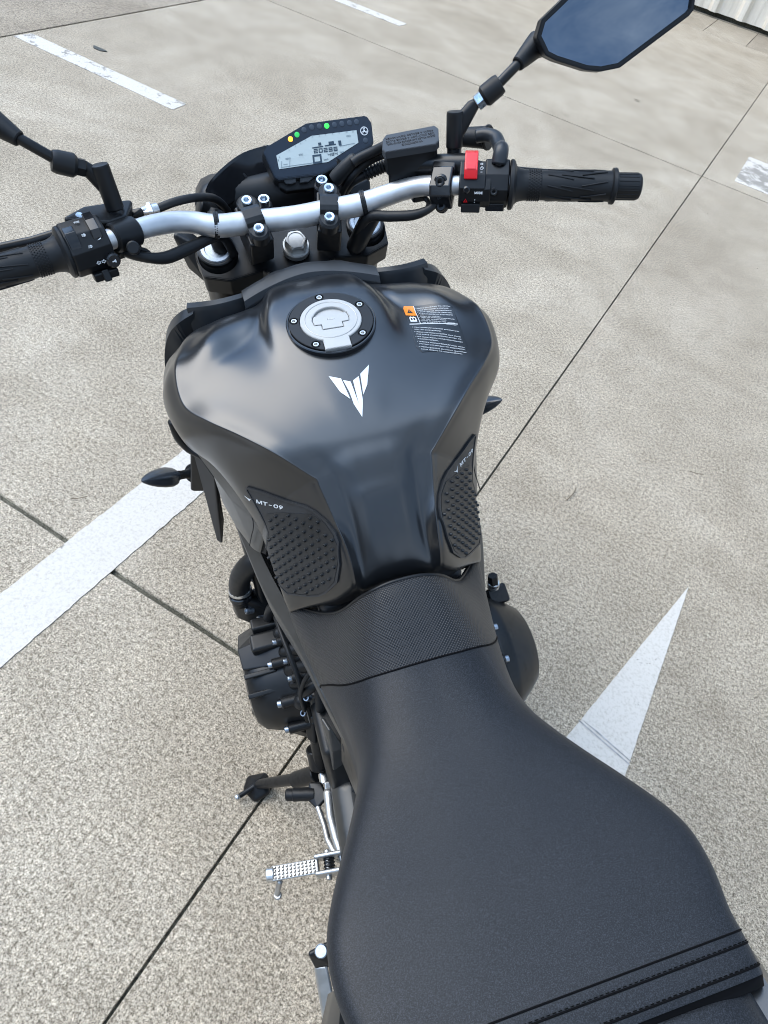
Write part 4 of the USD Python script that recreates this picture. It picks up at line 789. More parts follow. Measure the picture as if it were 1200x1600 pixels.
m = MB(); prism(m, pl.difference(sg.Point(-.103, .004).buffer(.0262)).difference(sg.Point(.103, .004).buffer(.0262)), YO, YA, -.034, 0, .003); part('top_yoke', m, 'black_plastic', yoke, smooth=30)
m = MB(); prism(m, sg.Polygon([(-.045, -.035), (-.022, -.058), (.022, -.058), (.045, -.035), (.03, -.015), (-.03, -.015)]), YO, YA, -.03, .006, .004); part('stem_boss', m, 'black_metal', yoke, smooth=25)
NO = V3(*(0.0000, 1.0582, 0.9853)); NO = V3(0, 1.056, .985)
m = MB(); lathe(m, [(.0185, -.006), (.0185, .0015), (.0172, .003), (.0145, .003)], NO, SA, 36); part('stem_washer', m, 'cast_metal', yoke)
m = MB(); lathe(m, [(.0152, .002), (.0152, .013), (.0138, .0155), (.0105, .0155), (.0098, .0145), (.0, .0145)], NO, SA, 36, x=(.5, .87, 0), shape=lambda th, i: hexr(th) if i < 2 else np.minimum(hexr(th), .93) if i == 2 else np.ones(len(th))); part('stem_nut', m, 'cast_metal', yoke, smooth=20)
for k, r in ((.96, .045),):
    m = MB(); prism(m, pl.buffer(-.002), YO - SA * .24, YA, -.04, 0, .003); part('bottom_yoke', m, 'groove_dark', yoke, smooth=30)
def wheel(name, y, r, w):
    g_ = group(name); rim = r - w * .55; m = MB(); th = np.linspace(-1.45, 1.45, 15)
    lathe(m, [(rim + (w * .55) * math.cos(a), w / 2 * math.sin(a) / math.sin(1.45)) for a in th], (0, y, r), (1, 0, 0), 72, cap=False); part('tyre', m, 'tyre', g_, smooth=True)
    m = MB(); lathe(m, [(rim + .004, -w * .42), (rim - .02, -w * .36), (rim - .03, 0), (rim - .02, w * .36), (rim + .004, w * .42)], (0, y, r), (1, 0, 0), 60, cap=False); part('rim', m, 'black_metal', g_, smooth=True)
    for k in range(5):
        a = k * W / 5; m = MB(); chain(m, [(0, y, r), (0, y + (rim - .02) * math.cos(a), r + (rim - .02) * math.sin(a))], [.022, .014]); part('spoke', m, 'black_metal', g_)
    m = MB(); cyl(m, (-.05, y, r), (.05, y, r), .035); part('hub', m, 'black_metal', g_)
wheel('front_wheel', 1.44, .295, .12); wheel('rear_wheel', 0, .315, .18)
m = MB()
FR = []
for a in np.linspace(math.radians(40), math.radians(150), 14):
    FR.append([(x, 1.44 - .325 * math.cos(a) * -1 * -1, .295 + .325 * math.sin(a) - abs(x) * .35) for x in (-.07, -.05, 0, .05, .07)])
FR = np.array(FR); m.add(FR.reshape(-1, 3), grid_faces(14, 5)); part('front_mudguard', m, 'satin_black_paint', smooth=True)
sw = group('swingarm')
for s in (-1, 1):
    m = MB(); chain(m, [(s * .10, .52, .40), (s * .125, .25, .36), (s * .13, 0, .315)], [.030, .030, .026]); part('swingarm_beam', m, 'frame_grey', sw)
m = MB(); cyl(m, (-.10, .52, .40), (.10, .52, .40), .03); part('pivot', m, 'black_metal', sw)

# headlamp body and cowl behind the dash
m = MB(); hull(m, [(x, y, z) for x in (-.085, .085) for y, z in ((1.19, .99), (1.20, .82), (1.29, .84), (1.25, .97))], .03); part('headlamp_body', m, 'black_plastic', smooth=40)
for s in (-1, 1):
    f = lambda p: mir(p, -s)
    m = MB(); cw = np.array([[f((-0.0990, 1.1200, 1.0412)), f((-0.0850, 1.1300, 1.0099)), f((-.10, 1.16, .95))], [f((-0.0890, 1.1500, 1.0384)), f((-0.0770, 1.1500, 1.0053)), f((-.085, 1.19, .95))], [f((-0.0654, 1.1800, 1.0403)), f((-0.0540, 1.1700, 1.0021)), f((-.07, 1.2, .95))], [f((-0.0342, 1.2100, 1.0400)), f((-0.0296, 1.1800, 1.0021)), f((-.05, 1.21, .95))], [f((0.0033, 1.2300, 1.0360)), f((-0.0002, 1.1900, 1.0016)), f((-.02, 1.22, .95))]])
    cw = cr(cw, 4); n_ = cw.shape[0]; th_ = cw + V3(0, .006, -.002)
    m.add(cw.reshape(-1, 3), grid_faces(n_, 3)); m.add(th_.reshape(-1, 3), grid_faces(n_, 3)); ed = np.stack([cw[:, 0], cw[:, 0] + V3(0, .003, .003), th_[:, 0]], 1); m.add(ed.reshape(-1, 3), grid_faces(n_, 3))
    part('headlamp_cowl', m, 'gloss_black', smooth=30)

# ---------------------------------------------------------------- instrument
dash = group('instrument')
DN, DO = V3(*(0.0000, -0.7660, 0.6428)), V3(*(0.0660, 1.1700, 1.0540)); DA = frame(DN, (1, 0, 0))
d2 = lambda pts: sg.Polygon((np.array(pts) - DO)[:, :3] @ DA.T[:, :2])
face = d2([(-0.0111, 1.1733, 1.0580),(-0.0049, 1.1771, 1.0625),(0.0541, 1.1906, 1.0785),(0.1351, 1.1897, 1.0774),(0.1393, 1.1885, 1.0761),(0.1438, 1.1828, 1.0693),(0.1418, 1.1681, 1.0518),(0.1379, 1.1645, 1.0475),(0.0648, 1.1484, 1.0282),(0.0583, 1.1477, 1.0274),(0.0015, 1.1492, 1.0292),(-0.0029, 1.1517, 1.0322)]).buffer(-.003).buffer(.003)
m = MB(); prism(m, face, DO, DA, -.022, 0, .0030); part('dash_lens', m, 'dash_face', dash, smooth=25)
m = MB(); prism(m, face.buffer(.0012), DO, DA, -.034, -.006, .002); part('dash_case', m, 'black_plastic', dash, smooth=25)
lcd = d2([(0.0049, 1.1687, 1.0525),(0.0576, 1.1797, 1.0656),(0.1205, 1.1787, 1.0644),(0.1199, 1.1686, 1.0523),(0.0733, 1.1571, 1.0386),(0.0046, 1.1576, 1.0392)])
m = MB(); prism(m, lcd, DO, DA, .0001, .0005); part('display', m, 'lcd', dash, smooth=False)
lam = {'amber_lamp': [(0.0284, 1.1798, 1.0656)], 'dim_green_lamp': [(0.0384, 1.1825, 1.0688)], 'green_lamp': [(0.0809, 1.1858, 1.0728)],
       'dim_lamp': [(0.0492, 1.1854, 1.0723),(0.0602, 1.1864, 1.0736),(0.0708, 1.1863, 1.0734),(0.0917, 1.1857, 1.0727),(0.1021, 1.1857, 1.0727),(0.1128, 1.1854, 1.0723),(0.1227, 1.1852, 1.0722),(0.1303, 1.1695, 1.0534)]}
for k in lam:
    for p in lam[k]:
        m = MB(); lathe(m, [(.0034, -.0002), (.0034, .0006), (.0026, .0009), (.0001, .0009)], p, DN, 20); part('indicator_lamp', m, k, dash)
m = MB(); ec = np.array((0.1310, 1.1772, 1.0625))
eq = (ec - DO) @ DA.T; em2 = sg.Point(0, 0).buffer(.0055).difference(sg.Point(0, 0).buffer(.0046))
for k in range(3): em2 = em2.union(affinity.rotate(sg.Polygon([(-.0004, 0), (-.0004, .0020), (-.0013, .0024), (-.0013, .0043), (-.0006, .0044), (-.0005, .0029), (.0005, .0029), (.0006, .0044), (.0013, .0043), (.0013, .0024), (.0004, .0020), (.0004, 0)]), 120 * k, origin=(0, 0)))
em2 = em2.union(sg.Point(0, 0).buffer(.0012)); prism(m, affinity.translate(em2, eq[0], eq[1]), DO, DA, .0001, .0004); part('dash_emblem', m, 'white_print', dash, smooth=False)
SEG = {'0': 'abcdef', '1': 'bc', '2': 'abged', '3': 'abgcd', '4': 'fgbc', '6': 'afgecd', '9': 'abcdfg'}
def seg7(ch, x, y, w, h, t):
    R = {'a': (0, h - t, w, h), 'd': (0, 0, w, t), 'g': (0, h / 2 - t / 2, w, h / 2 + t / 2), 'f': (0, h / 2, t, h), 'e': (0, 0, t, h / 2), 'b': (w - t, h / 2, w, h), 'c': (w - t, 0, w, h / 2)}
    from shapely import union_all
    return affinity.translate(affinity.skew(union_all([sg.box(*R[c]) for c in SEG[ch]]), xs=4, origin=(0, 0)), x, y)
m = MB(); fw = lambda p: ((np.array(p) - DO) @ DA.T)[:2]
def digits(mb, s, p0, p1, h, gap=.25, t=.18):
    a, b = fw(p0), fw(p1); L = np.linalg.norm(b - a); n_ = len(s); w = L / (n_ + gap * (n_ - 1)); ang = math.degrees(math.atan2(*(b - a)[::-1]))
    for i, c in enumerate(s): prism(mb, affinity.rotate(seg7(c, a[0] + i * w * (1 + gap), a[1], w, h, h * t), ang, origin=tuple(a)), DO, DA, .0006, .0008)
digits(m, '20296', (0.0560, 1.1655, 1.0487), (0.0890, 1.1646, 1.0475), .0055, t=.24)
digits(m, '434', (0.0743, 1.1615, 1.0438), (0.0879, 1.1614, 1.0437), .0036, t=.2)
digits(m, '0', (0.0521, 1.1572, 1.0388), (0.0647, 1.1571, 1.0386), .0112, t=.22)
for a, b in (((0.0551, 1.1695, 1.0534), (0.0705, 1.1699, 1.0539)), ((0.0727, 1.1697, 1.0537), (0.0884, 1.1696, 1.0535)), ((0.0642, 1.1710, 1.0552), (0.0684, 1.1740, 1.0588)), ((0.0787, 1.1702, 1.0543), (0.0862, 1.1737, 1.0584)), ((0.0921, 1.1685, 1.0522), (0.0961, 1.1736, 1.0583))):
    a, b = fw(a), fw(b); x0, x1 = sorted((a[0], b[0])); y0, y1 = sorted((a[1], b[1])); prism(m, sg.box(x0, y0, x1, y0 + max((y1 - y0) * .8, .0016)), DO, DA, .0006, .0008)
part('display_digits', m, 'dash_ink', dash, smooth=False)
m = MB()
for k, p in enumerate(((0.0078, 1.1664, 1.0497), (0.0226, 1.1707, 1.0549), (0.0324, 1.1732, 1.0578), (0.0400, 1.1746, 1.0594), (0.0478, 1.1764, 1.0617), (0.0574, 1.1784, 1.0640), (0.0672, 1.1783, 1.0639), (0.0761, 1.1783, 1.0639), (0.0860, 1.1782, 1.0637), (0.0950, 1.1781, 1.0637), (0.1049, 1.1780, 1.0636), (0.1138, 1.1775, 1.0629))):
    a = fw(p); t = letters(str(k), .0016, .0002); t.apply_translation([a[0], a[1], .0006]); m.add(place(t.vertices, DO, DA), t.faces)
for s_, p in (('km/h', (0.0675, 1.1587, 1.0405)), ('E', (0.0052, 1.1640, 1.0469)), ('ECO', (0.0350, 1.1657, 1.0488)), ('GEAR', (0.0158, 1.1641, 1.0469)), ('ODO', (0.1046, 1.1744, 1.0593)), ('TRIP', (0.0909, 1.1623, 1.0448))):
    a = fw(p); t = letters(s_, .0020, .0002, bold=True); t.apply_translation([a[0], a[1], .0006]); m.add(place(t.vertices, DO, DA), t.faces)
for a, b in (((0.0075, 1.1583, 1.0401), (0.0103, 1.1636, 1.0463)), ((0.0194, 1.1582, 1.0400), (0.0219, 1.1638, 1.0466)), ((0.0118, 1.1605, 1.0427), (0.0172, 1.1606, 1.0427)), ((0.0934, 1.1681, 1.0517), (0.1144, 1.1685, 1.0523)), ((0.0085, 1.1588, 1.0406), (0.0529, 1.1582, 1.0400))):
    a, b = fw(a), fw(b); prism(m, sg.LineString([a, b]).buffer(.00028), DO, DA, .0006, .0008)
part('display_marks', m, 'dash_ink_faint', dash, smooth=False)
for q_ in ([(0.0080, 1.1523, 1.0267),(0.0248, 1.1517, 1.0260),(0.0236, 1.1487, 1.0223),(0.0171, 1.1480, 1.0215),(0.0103, 1.1489, 1.0226)], [(0.0310, 1.1517, 1.0259),(0.0480, 1.1512, 1.0253),(0.0474, 1.1495, 1.0234),(0.0412, 1.1475, 1.0209),(0.0296, 1.1478, 1.0213)]):
    m = MB(); prism(m, d2(q_).buffer(.0003), DO, DA, -.014, -.003, .0012); part('dash_button', m, 'grey_trim', dash)
m = MB(); prism(m, d2([(-0.0003, 1.1603, 1.0269),(0.0652, 1.1588, 1.0250),(0.0539, 1.1475, 1.0116),(0.0098, 1.1486, 1.0130),(0.0022, 1.1526, 1.0177)]), DO, DA, -.03, -.011, .002); part('dash_lower', m, 'black_plastic', dash)
m = MB(); rbox(m, (.060, 1.19, .975), frame((0, .77, .64)), (.10, .05, .03), .006); part('dash_bracket', m, 'groove_dark', dash)

# ---------------------------------------------------------------- handlebar and controls
hb = group('handlebar')
BP = [(-0.2961, 0.9792, 1.0690),(-0.2725, 0.9875, 1.0680),(-0.2409, 0.9958, 1.0680),(-0.2087, 1.0049, 1.0670),(-0.1869, 1.0186, 1.0640),(-0.1650, 1.0320, 1.0590),(-0.1429, 1.0434, 1.0520),(-0.1209, 1.0474, 1.0450),(-0.0953, 1.0439, 1.0380),(-0.0513, 1.0477, 1.0330),(0.0011, 1.0432, 1.0320),(0.0469, 1.0418, 1.0340),(0.0880, 1.0367, 1.0380),(0.1169, 1.0331, 1.0450),(0.1402, 1.0259, 1.0530),(0.1602, 1.0149, 1.0600),(0.1808, 0.9974, 1.0660),(0.2024, 0.9880, 1.0670),(0.2612, 0.9678, 1.0680),(0.3109, 0.9473, 1.0690),(0.3672, 0.9247, 1.0700)]
m = MB(); tube(m, BP, [.0111, .0111, .0112, .0113, .0116, .0121, .0125, .0130, .0138, .0141, .0141, .0141, .0138, .0130, .0124, .0120, .0115, .0112, .0111, .0111, .0111], 28, 6); part('bar', m, 'bar_aluminium', hb, smooth=True)
# clamps
CN = unit(V3(0, -.40, .92)); CY = np.cross(CN, V3(1, 0, 0))
for s in (-1, 1):
    cl = group('bar_clamp'); fb, rb_ = (V3(*(-0.0529, 1.0594, 1.0540)), V3(*(-0.0475, 1.0237, 1.0370))) if s < 0 else (V3(*(0.0515, 1.0571, 1.0540)), V3(*(0.0420, 1.0203, 1.0370)))
    cx = unit(np.cross(fb - rb_, CN)); cy_ = np.cross(CN, cx); A = np.array([cx, cy_, CN]); o = (fb + rb_) / 2 - CN * .0140
    m = MB(); prof = [(-.0285, -.002), (-.0285, .0085), (-.0215, .0120), (-.0150, .0120), (-.0120, .0165), (-.0060, .0188), (.0060, .0188), (.0120, .0165), (.0150, .0120), (.0215, .0120), (.0285, .0085), (.0285, -.002)]
    YZ = np.array([cy_, CN, cx]); prism(m, sg.Polygon(prof).buffer(-.0015).buffer(.0015).difference(sg.Point(0, 0).buffer(.0142, 24)), o - cx * .0118, YZ, 0, .0236, .0030); part('clamp_cap', m, 'black_metal', cl, smooth=25)
    m = MB(); hull(m, [o + q @ A for q in [(x, y, z) for x in (-.013, .013) for y, z in ((-.027, -.004), (.027, -.004), (.02, -.05), (-.02, -.05))]], .003); part('clamp_base', m, 'black_metal', cl, smooth=25)
    for y in (-.0212, .0212):
        c = o + V3(0, y, .0105) @ A
        m = MB(); cyl(m, c - CN * .016, c + CN * .0016, .0132, seg=32, ch=.0028); part('bolt_boss', m, 'black_metal', cl)
        m = MB(); bolt(m, c + CN * .0015, CN, .0068, .0052); part('clamp_bolt', m, 'zinc_bolt', cl)
for p in ((-0.0262, 1.1212, 1.0150), (0.0559, 1.1268, 1.0250)):
    m = MB(); bolt(m, p, unit(CN + V3(0, .1, 0)), .0085, .009); part('yoke_bolt', m, 'zinc_bolt')
    m = MB(); cyl(m, np.array(p) - CN * .05, np.array(p) - CN * .001, .0105, seg=20); part('bolt_post', m, 'black_metal')
# ignition lock
ig = V3(*(-0.0320, 1.1839, 0.9950)); m = MB(); lathe(m, [(.026, -.05), (.026, -.002), (.024, .001), (.019, .002), (.018, .005), (.006, .005), (.0055, .001), (.0, .001)], ig, SA, 32); part('ignition_lock', m, 'black_plastic', smooth=30)
m = MB(); tube(m, [ig + V3(-.012, .014, .006), ig + V3(-.022, .016, .022), ig + V3(-.012, .010, .030), ig + V3(-.001, .002, .014), ig + V3(.006, -.002, .004)], .0022, 8); part('lock_ring', m, 'black_plastic', smooth=True)
# cable ties round the bar
for k in (((-0.0973, 1.0462, 1.0380)), ((0.0908, 1.0374, 1.0380))):
    i = int(np.argmin(np.linalg.norm(np.array(BP) - k, axis=1))); ax = np.array(BP[i + 1]) - np.array(BP[i - 1])
    m = MB(); lathe(m, [(.0150, -.0032), (.0158, -.0030), (.0158, .0030), (.0150, .0032)], k, ax, 32); part('cable_tie', m, 'black_plastic')
    m = MB(); A = frame(ax, (0, 0, 1))
    for a in np.linspace(0, W, 40)[:-1]: rbox(m, place([[.0159 * math.cos(a), .0159 * math.sin(a), 0]], k, A)[0], I3, (.001, .001, .001), .0003)
    tie = part('tie_teeth', m, 'gloss_black', kind='stuff')

def bar_frame(p0, p1, up=(0, -.35, .94)):
    """Local axes on the bar: x along it towards p1, z up-ish."""
    x = unit(np.array(p1) - np.array(p0)); z = np.asarray(up, float); z = unit(z - x * (z @ x)); return np.array([x, np.cross(z, x), z])

# grips
def grip(name, o, A, L, bar_end=True):
    g_ = group(name); ax = A[0]; seg = 40
    m = MB(); lathe(m, [(.0270, -.0030), (.0282, -.0015), (.0282, .0012), (.0262, .0030), (.0215, .0048), (.0190, .0085), (.0176, .0140), (.0172, .0190), (.0172, .0345), (.0168, .0350), (.0169, .060), (.0164, .080), (.0167, .105), (.0172, L - .008), (.0172, L - .006), (.0200, L - .0045), (.0204, L - .001), (.0196, L), (.0150, L)], o, ax, seg, x=A[2]); part('grip_rubber', m, 'rubber', g_, smooth=30)
    m = MB()
    for i in range(34):                                          # knurled band by the flange
        a = i * W / 34
        for k in range(6):
            z = .0205 + k * .0026; b = a + (k % 2) * math.pi / 34; c = place([[.0174 * math.cos(b), .0174 * math.sin(b), z]], o, frame(ax, A[2]))[0]
            rbox(m, c, frame(ax, c - o), (.0011, .0017, .0015), .0004)
    part('knurl', m, 'rubber', g_, smooth=False, kind='stuff')
    m = MB(); F = frame(ax, A[2])
    for k, a0 in enumerate(np.linspace(0, W, 9)[:-1]):
        for z0, z1, tw in ((.042, .072, .34), (.058, .096, .26), (.082, L - .012, -.30)):
            pts = [[(.0173 if z > .09 else .0170) * math.cos(a0 + tw * t_), (.0173 if z > .09 else .0170) * math.sin(a0 + tw * t_), z] for t_, z in zip(np.linspace(0, 1, 5), np.linspace(z0, z1, 5))]
            tube(m, place(pts, o, F), .0009, 5, 0)
    part('grip_ridge', m, 'rubber', g_, smooth=True, kind='stuff')
    m = MB(); r = .0148
    lathe(m, [(.011, L - .002), (r, L - .001), (r, L + .026), (r - .0010, L + .0285), (r - .004, L + .030), (.0001, L + .030)], o, ax, 40, x=A[2]); part('bar_end', m, 'black_plastic', g_, smooth=30)
    m = MB()
    for i in range(18):
        a = i * W / 18; F_ = frame(ax, A[2]); tube(m, place([[r * math.cos(a), r * math.sin(a), L + .002], [r * math.cos(a), r * math.sin(a), L + .025]], o, F_), .0006, 5, 0)
    part('bar_end_rib', m, 'black_plastic', g_, smooth=True, kind='stuff')
RA = bar_frame((0.2612, 0.9678, 1.0680), (0.3672, 0.9247, 1.0700)); RO = V3(*(0.2604, 0.9680, 1.0680))
grip('throttle_grip', RO, RA, .1235)
LA = bar_frame((-0.2725, 0.9875, 1.0680), (-0.3228, 0.9731, 1.0695)); LO = V3(*(-0.2676, 0.9892, 1.0680))
grip('left_grip', LO, LA, .1235)

# right switch housing: x along the bar outwards, y away from the rider, z up
SO = V3(*(0.2149, 0.9838, 1.0670)); A = RA * 1.0
def loc(o, A, *p): return np.asarray(o) + np.array(p) @ A
def bx_(m, o, A, c, size, r=.002, **k): return rbox(m, loc(o, A, *c), A, size, r, **k)
rs = group('switch_housing', label='right switch housing with red stop switch')
m = MB(); hull(m, [loc(SO, A, x, y, z) for x in (-.0135, .0145) for y, z in ((-.019, -.012), (-.022, .000), (-.017, .014), (-.004, .021), (.014, .021), (.021, .012), (.021, -.012), (.010, -.020), (-.008, -.020))], .002); part('housing', m, 'black_plastic', rs, smooth=30)
m = MB(); hull(m, [loc(SO, A, x, y, z) for x in (.0155, .0215) for y, z in ((-.020, -.012), (-.0225, .0005), (-.018, .013), (-.004, .019), (.014, .018), (.018, -.010), (-.008, -.020))], .0015); part('housing_rim', m, 'black_plastic', rs, smooth=30)
m = MB(); hull(m, [loc(SO, A, x, y, z) for x in (-.0085, .0045) for y, z in ((.030, .022), (.018, .031), (.006, .0285), (-.004, .0285), (-.0095, .022), (.0, .016), (.028, .016))], .0015); part('stop_switch', m, 'red_switch', rs, smooth=25)
m = MB(); hull(m, [loc(SO, A, x, y, z) for x in (-.0070, .003) for y, z in ((.006, .0302), (-.004, .0304), (-.004, .029), (.006, .029))], .0004); part('switch_ridge', m, 'red_switch', rs, smooth=25)
WZ = A  # lettering faces
def flat(mb, poly, o, A, c, tilt):
    """Print a polygon on the housing at local c, face tilted back by tilt radians about the bar."""
    z = A[2] * math.cos(tilt) - A[1] * math.sin(tilt); F = np.array([A[0], np.cross(z, A[0]), z]); prism(mb, poly, loc(o, A, *c), F, 0, .0004)
def word(mb, s_, h, o, A, c, tilt, bold=True):
    z = A[2] * math.cos(tilt) - A[1] * math.sin(tilt); F = np.array([A[0], np.cross(z, A[0]), z]); t = letters(s_, h, .0003, bold, center=True); mb.add(place(t.vertices, loc(o, A, *c), F), t.faces)
m = MB(); word(m, 'MODE', .0024, SO, A, (.0085, -.0218, .0115), .82); part('mode_lettering', m, 'white_print', rs, smooth=False)
m = MB()
ring_ = sg.Point(0, 0).buffer(.0016).difference(sg.Point(0, 0).buffer(.0010)); arrow_ = affinity.rotate(sg.Point(0, 0).buffer(.0021).difference(sg.Point(0, 0).buffer(.0015)).difference(sg.box(-.0008, 0, .0008, .003)), 30, origin=(0, 0))
flat(m, arrow_.union(sg.box(-.0003, 0, .0003, .0024)), SO, A, (.0105, .004, .0232), .2); part('restart_icon', m, 'white_print', rs, smooth=False)
m = MB(); flat(m, ring_, SO, A, (.0105, .010, .0232), .0); part('stop_icon', m, 'white_print', rs, smooth=False)
m = MB(); flat(m, sg.box(-.0012, -.0002, .0012, .0002), SO, A, (.0105, -.002, .0232), .3); part('dash_icon', m, 'white_print', rs, smooth=False)
m = MB(); flat(m, sg.Point(0, 0).buffer(.0006), SO, A, (.0045, -.0243, .003), 1.35); part('dot_mark', m, 'white_print', rs, smooth=False)
m = MB(); flat(m, sg.Point(0, 0).buffer(.0006), SO, A, (.0045, -.0243, -.001), 1.45)
part('dot_mark', m, 'white_print', rs, smooth=False)
m = MB(); flat(m, sg.Polygon([(-.0026, -.002), (.0026, -.002), (0, .0026)]).difference(sg.Polygon([(-.0013, -.0012), (.0013, -.0012), (0, .0012)])), SO, A, (-.0065, -.0243, .0015), 1.35); part('hazard_mark', m, 'red_switch', rs, smooth=False)
m = MB(); cyl(m, loc(SO, A, -.006, -.016, .012), loc(SO, A, -.006, -.0245, .0185), .0042, seg=20); part('mode_button', m, 'gloss_black', rs)
m = MB(); hull(m, [loc(SO, A, x, y, z) for x in (-.010, .010) for y, z in ((-.026, -.004), (-.030, -.010), (-.022, -.017), (-.018, -.006))], .0015); part('start_button', m, 'black_plastic', rs, smooth=30)
# throttle tube housing and cable guide
TO = V3(*(0.2430, 0.9743, 1.0670)); th_ = group('throttle_housing')
m = MB(); hull(m, [loc(TO, A, x, y, z) for x in (-.0125, .0125) for y, z in ((-.018, -.014), (-.021, .000), (-.018, .012), (-.004, .021), (.016, .022), (.022, .012), (.020, -.012), (-.006, -.020))], .002); part('housing', m, 'black_plastic', th_, smooth=30)
m = MB(); hull(m, [loc(TO, A, x, y, z) for x in (-.010, .010) for y, z in ((-.021, -.008), (-.024, -.014), (-.018, -.020), (-.012, -.016))], .0015); part('housing_foot', m, 'gloss_black', th_, smooth=30)
m = MB(); tube(m, [loc(TO, A, .001, .012, .020), loc(TO, A, .003, .026, .029), (0.2604, 1.0122, 1.0920), (0.2642, 1.0347, 1.0940), (0.2570, 1.0487, 1.0930), (0.2463, 1.0558, 1.0900)], [.0095, .0090, .0085, .0085, .0082, .0080], 14, 6); part('cable_guide', m, 'grey_trim', th_, smooth=True)
m = MB(); ca, cb_ = V3(*(0.2657, 1.0595, 1.0840)), V3(*(0.2406, 1.0890, 1.0760)); cyl(m, ca, cb_, .0135, .0115, seg=24); cyl(m, ca + (ca - cb_) * .02, ca - (ca - cb_) * .10, .0150, seg=24); part('cable_boot', m, 'rubber', th_, smooth=30)
for c in ((.001, .010, .0235), (-.003, -.0195, .0105)):
    m = MB(); bolt(m, loc(TO, A, *c), A[2] * .8 - A[1] * (.6 if c[1] < 0 else .1), .0044, .0034, seg=20); part('housing_screw', m, 'black_metal', th_)

# front brake clamp, master cylinder and reservoir
MO = V3(*(0.1823, 0.9968, 1.0660)); br = group('brake_master')
MA = bar_frame((0.1647, 1.0109, 1.0620), (0.2024, 0.9880, 1.0670))
m = MB(); hull(m, [loc(MO, MA, x, y, z) for x in (-.0105, .0105) for y, z in ((-.012, .011), (-.019, .004), (-.017, -.016), (.012, .014), (.014, -.012))], .003); part('perch_clamp', m, 'gloss_black', br, smooth=30)
for c in ((0, -.0085, .0135), (0, -.0195, -.0135)):
    m = MB(); cyl(m, loc(MO, MA, c[0], c[1] + .006, c[2] - .004), loc(MO, MA, *c), .0085, seg=24); part('screw_boss', m, 'gloss_black', br)
    m = MB(); bolt(m, loc(MO, MA, *c), MA[2] * .75 - MA[1] * .6, .0056, .004, seg=20); part('clamp_screw', m, 'black_metal', br)
m = MB(); word(m, 'UP', .0030, MO, MA, (0, -.0225, .003), 1.2, False); part('up_mark', m, 'grey_trim', br, smooth=False)
m = MB(); cyl(m, loc(MO, MA, .034, .028, .006), loc(MO, MA, -.05, .030, .002), .0125, seg=20); hull(m, [loc(MO, MA, x, y, z) for x in (-.012, .012) for y, z in ((.012, .012), (.034, .012), (.034, -.008), (.012, -.008))], .003); part('master_body', m, 'black_metal', br, smooth=30)
m = MB(); chain(m, [loc(MO, MA, .02, .034, 0), loc(MO, MA, .06, .040, -.016), loc(MO, MA, .12, .038, -.020), loc(MO, MA, .18, .032, -.022)], [.008, .0065, .006, .0065]); part('brake_lever', m, 'black_metal', br)
lid = np.array([(0.1243, 1.0594, 1.1040),(0.1306, 1.0668, 1.1045),(0.1915, 1.0603, 1.1090),(0.1937, 1.0522, 1.1090),(0.1855, 1.0260, 1.1070),(0.1794, 1.0200, 1.1060),(0.1188, 1.0299, 1.1010),(0.1170, 1.0374, 1.1010)])
lc = lid.mean(0); ln_ = np.linalg.svd(lid - lc)[2][2]; ln_ = ln_ * np.sign(ln_[2]); LF = frame(ln_, lid[3] - lid[0]); lp = sg.Polygon(((lid - lc) @ LF.T)[:, :2])
m = MB(); prism(m, lp, lc, LF, -.0085, 0, .0016); res = part('reservoir_lid', m, 'lid_grey', br, smooth=25)
m = MB(); prism(m, lp.buffer(-.0025), lc, LF, -.031, -.0085); prism(m, affinity.scale(lp, .86, .80), lc, LF, -.048, -.031, .0); part('reservoir_body', m, 'black_plastic', br, smooth=25)
m = MB(); bxm = lp.bounds; ww = bxm[2] - bxm[0]
for i, s_ in enumerate(('WARNING', 'CLEAN FILLER CAP BEFORE REMOVING.', 'USE ONLY DOT 4 BRAKE FLUID', 'FROM A SEALED CONTAINER.')):
    t = letters(s_, .0034 if i else .0038, .0004, i == 0, center=True); k = min(1.0, ww * .80 / (t.bounds[1][0] - t.bounds[0][0])); v = np.array(t.vertices) * [-k, -1, 1] + [0, -.0092 + i * .0062, .0]
    m.add(place(v, lc, LF), t.faces)
part('lid_lettering', m, 'groove_dark', br, smooth=False)
for x in (-.36, .36):
    m = MB(); c = lc + V3(x * ww, 0, 0) @ LF; bolt(m, c - ln_ * .0012, ln_, .0032, .0016, seg=16); part('lid_screw', m, 'black_metal', br)
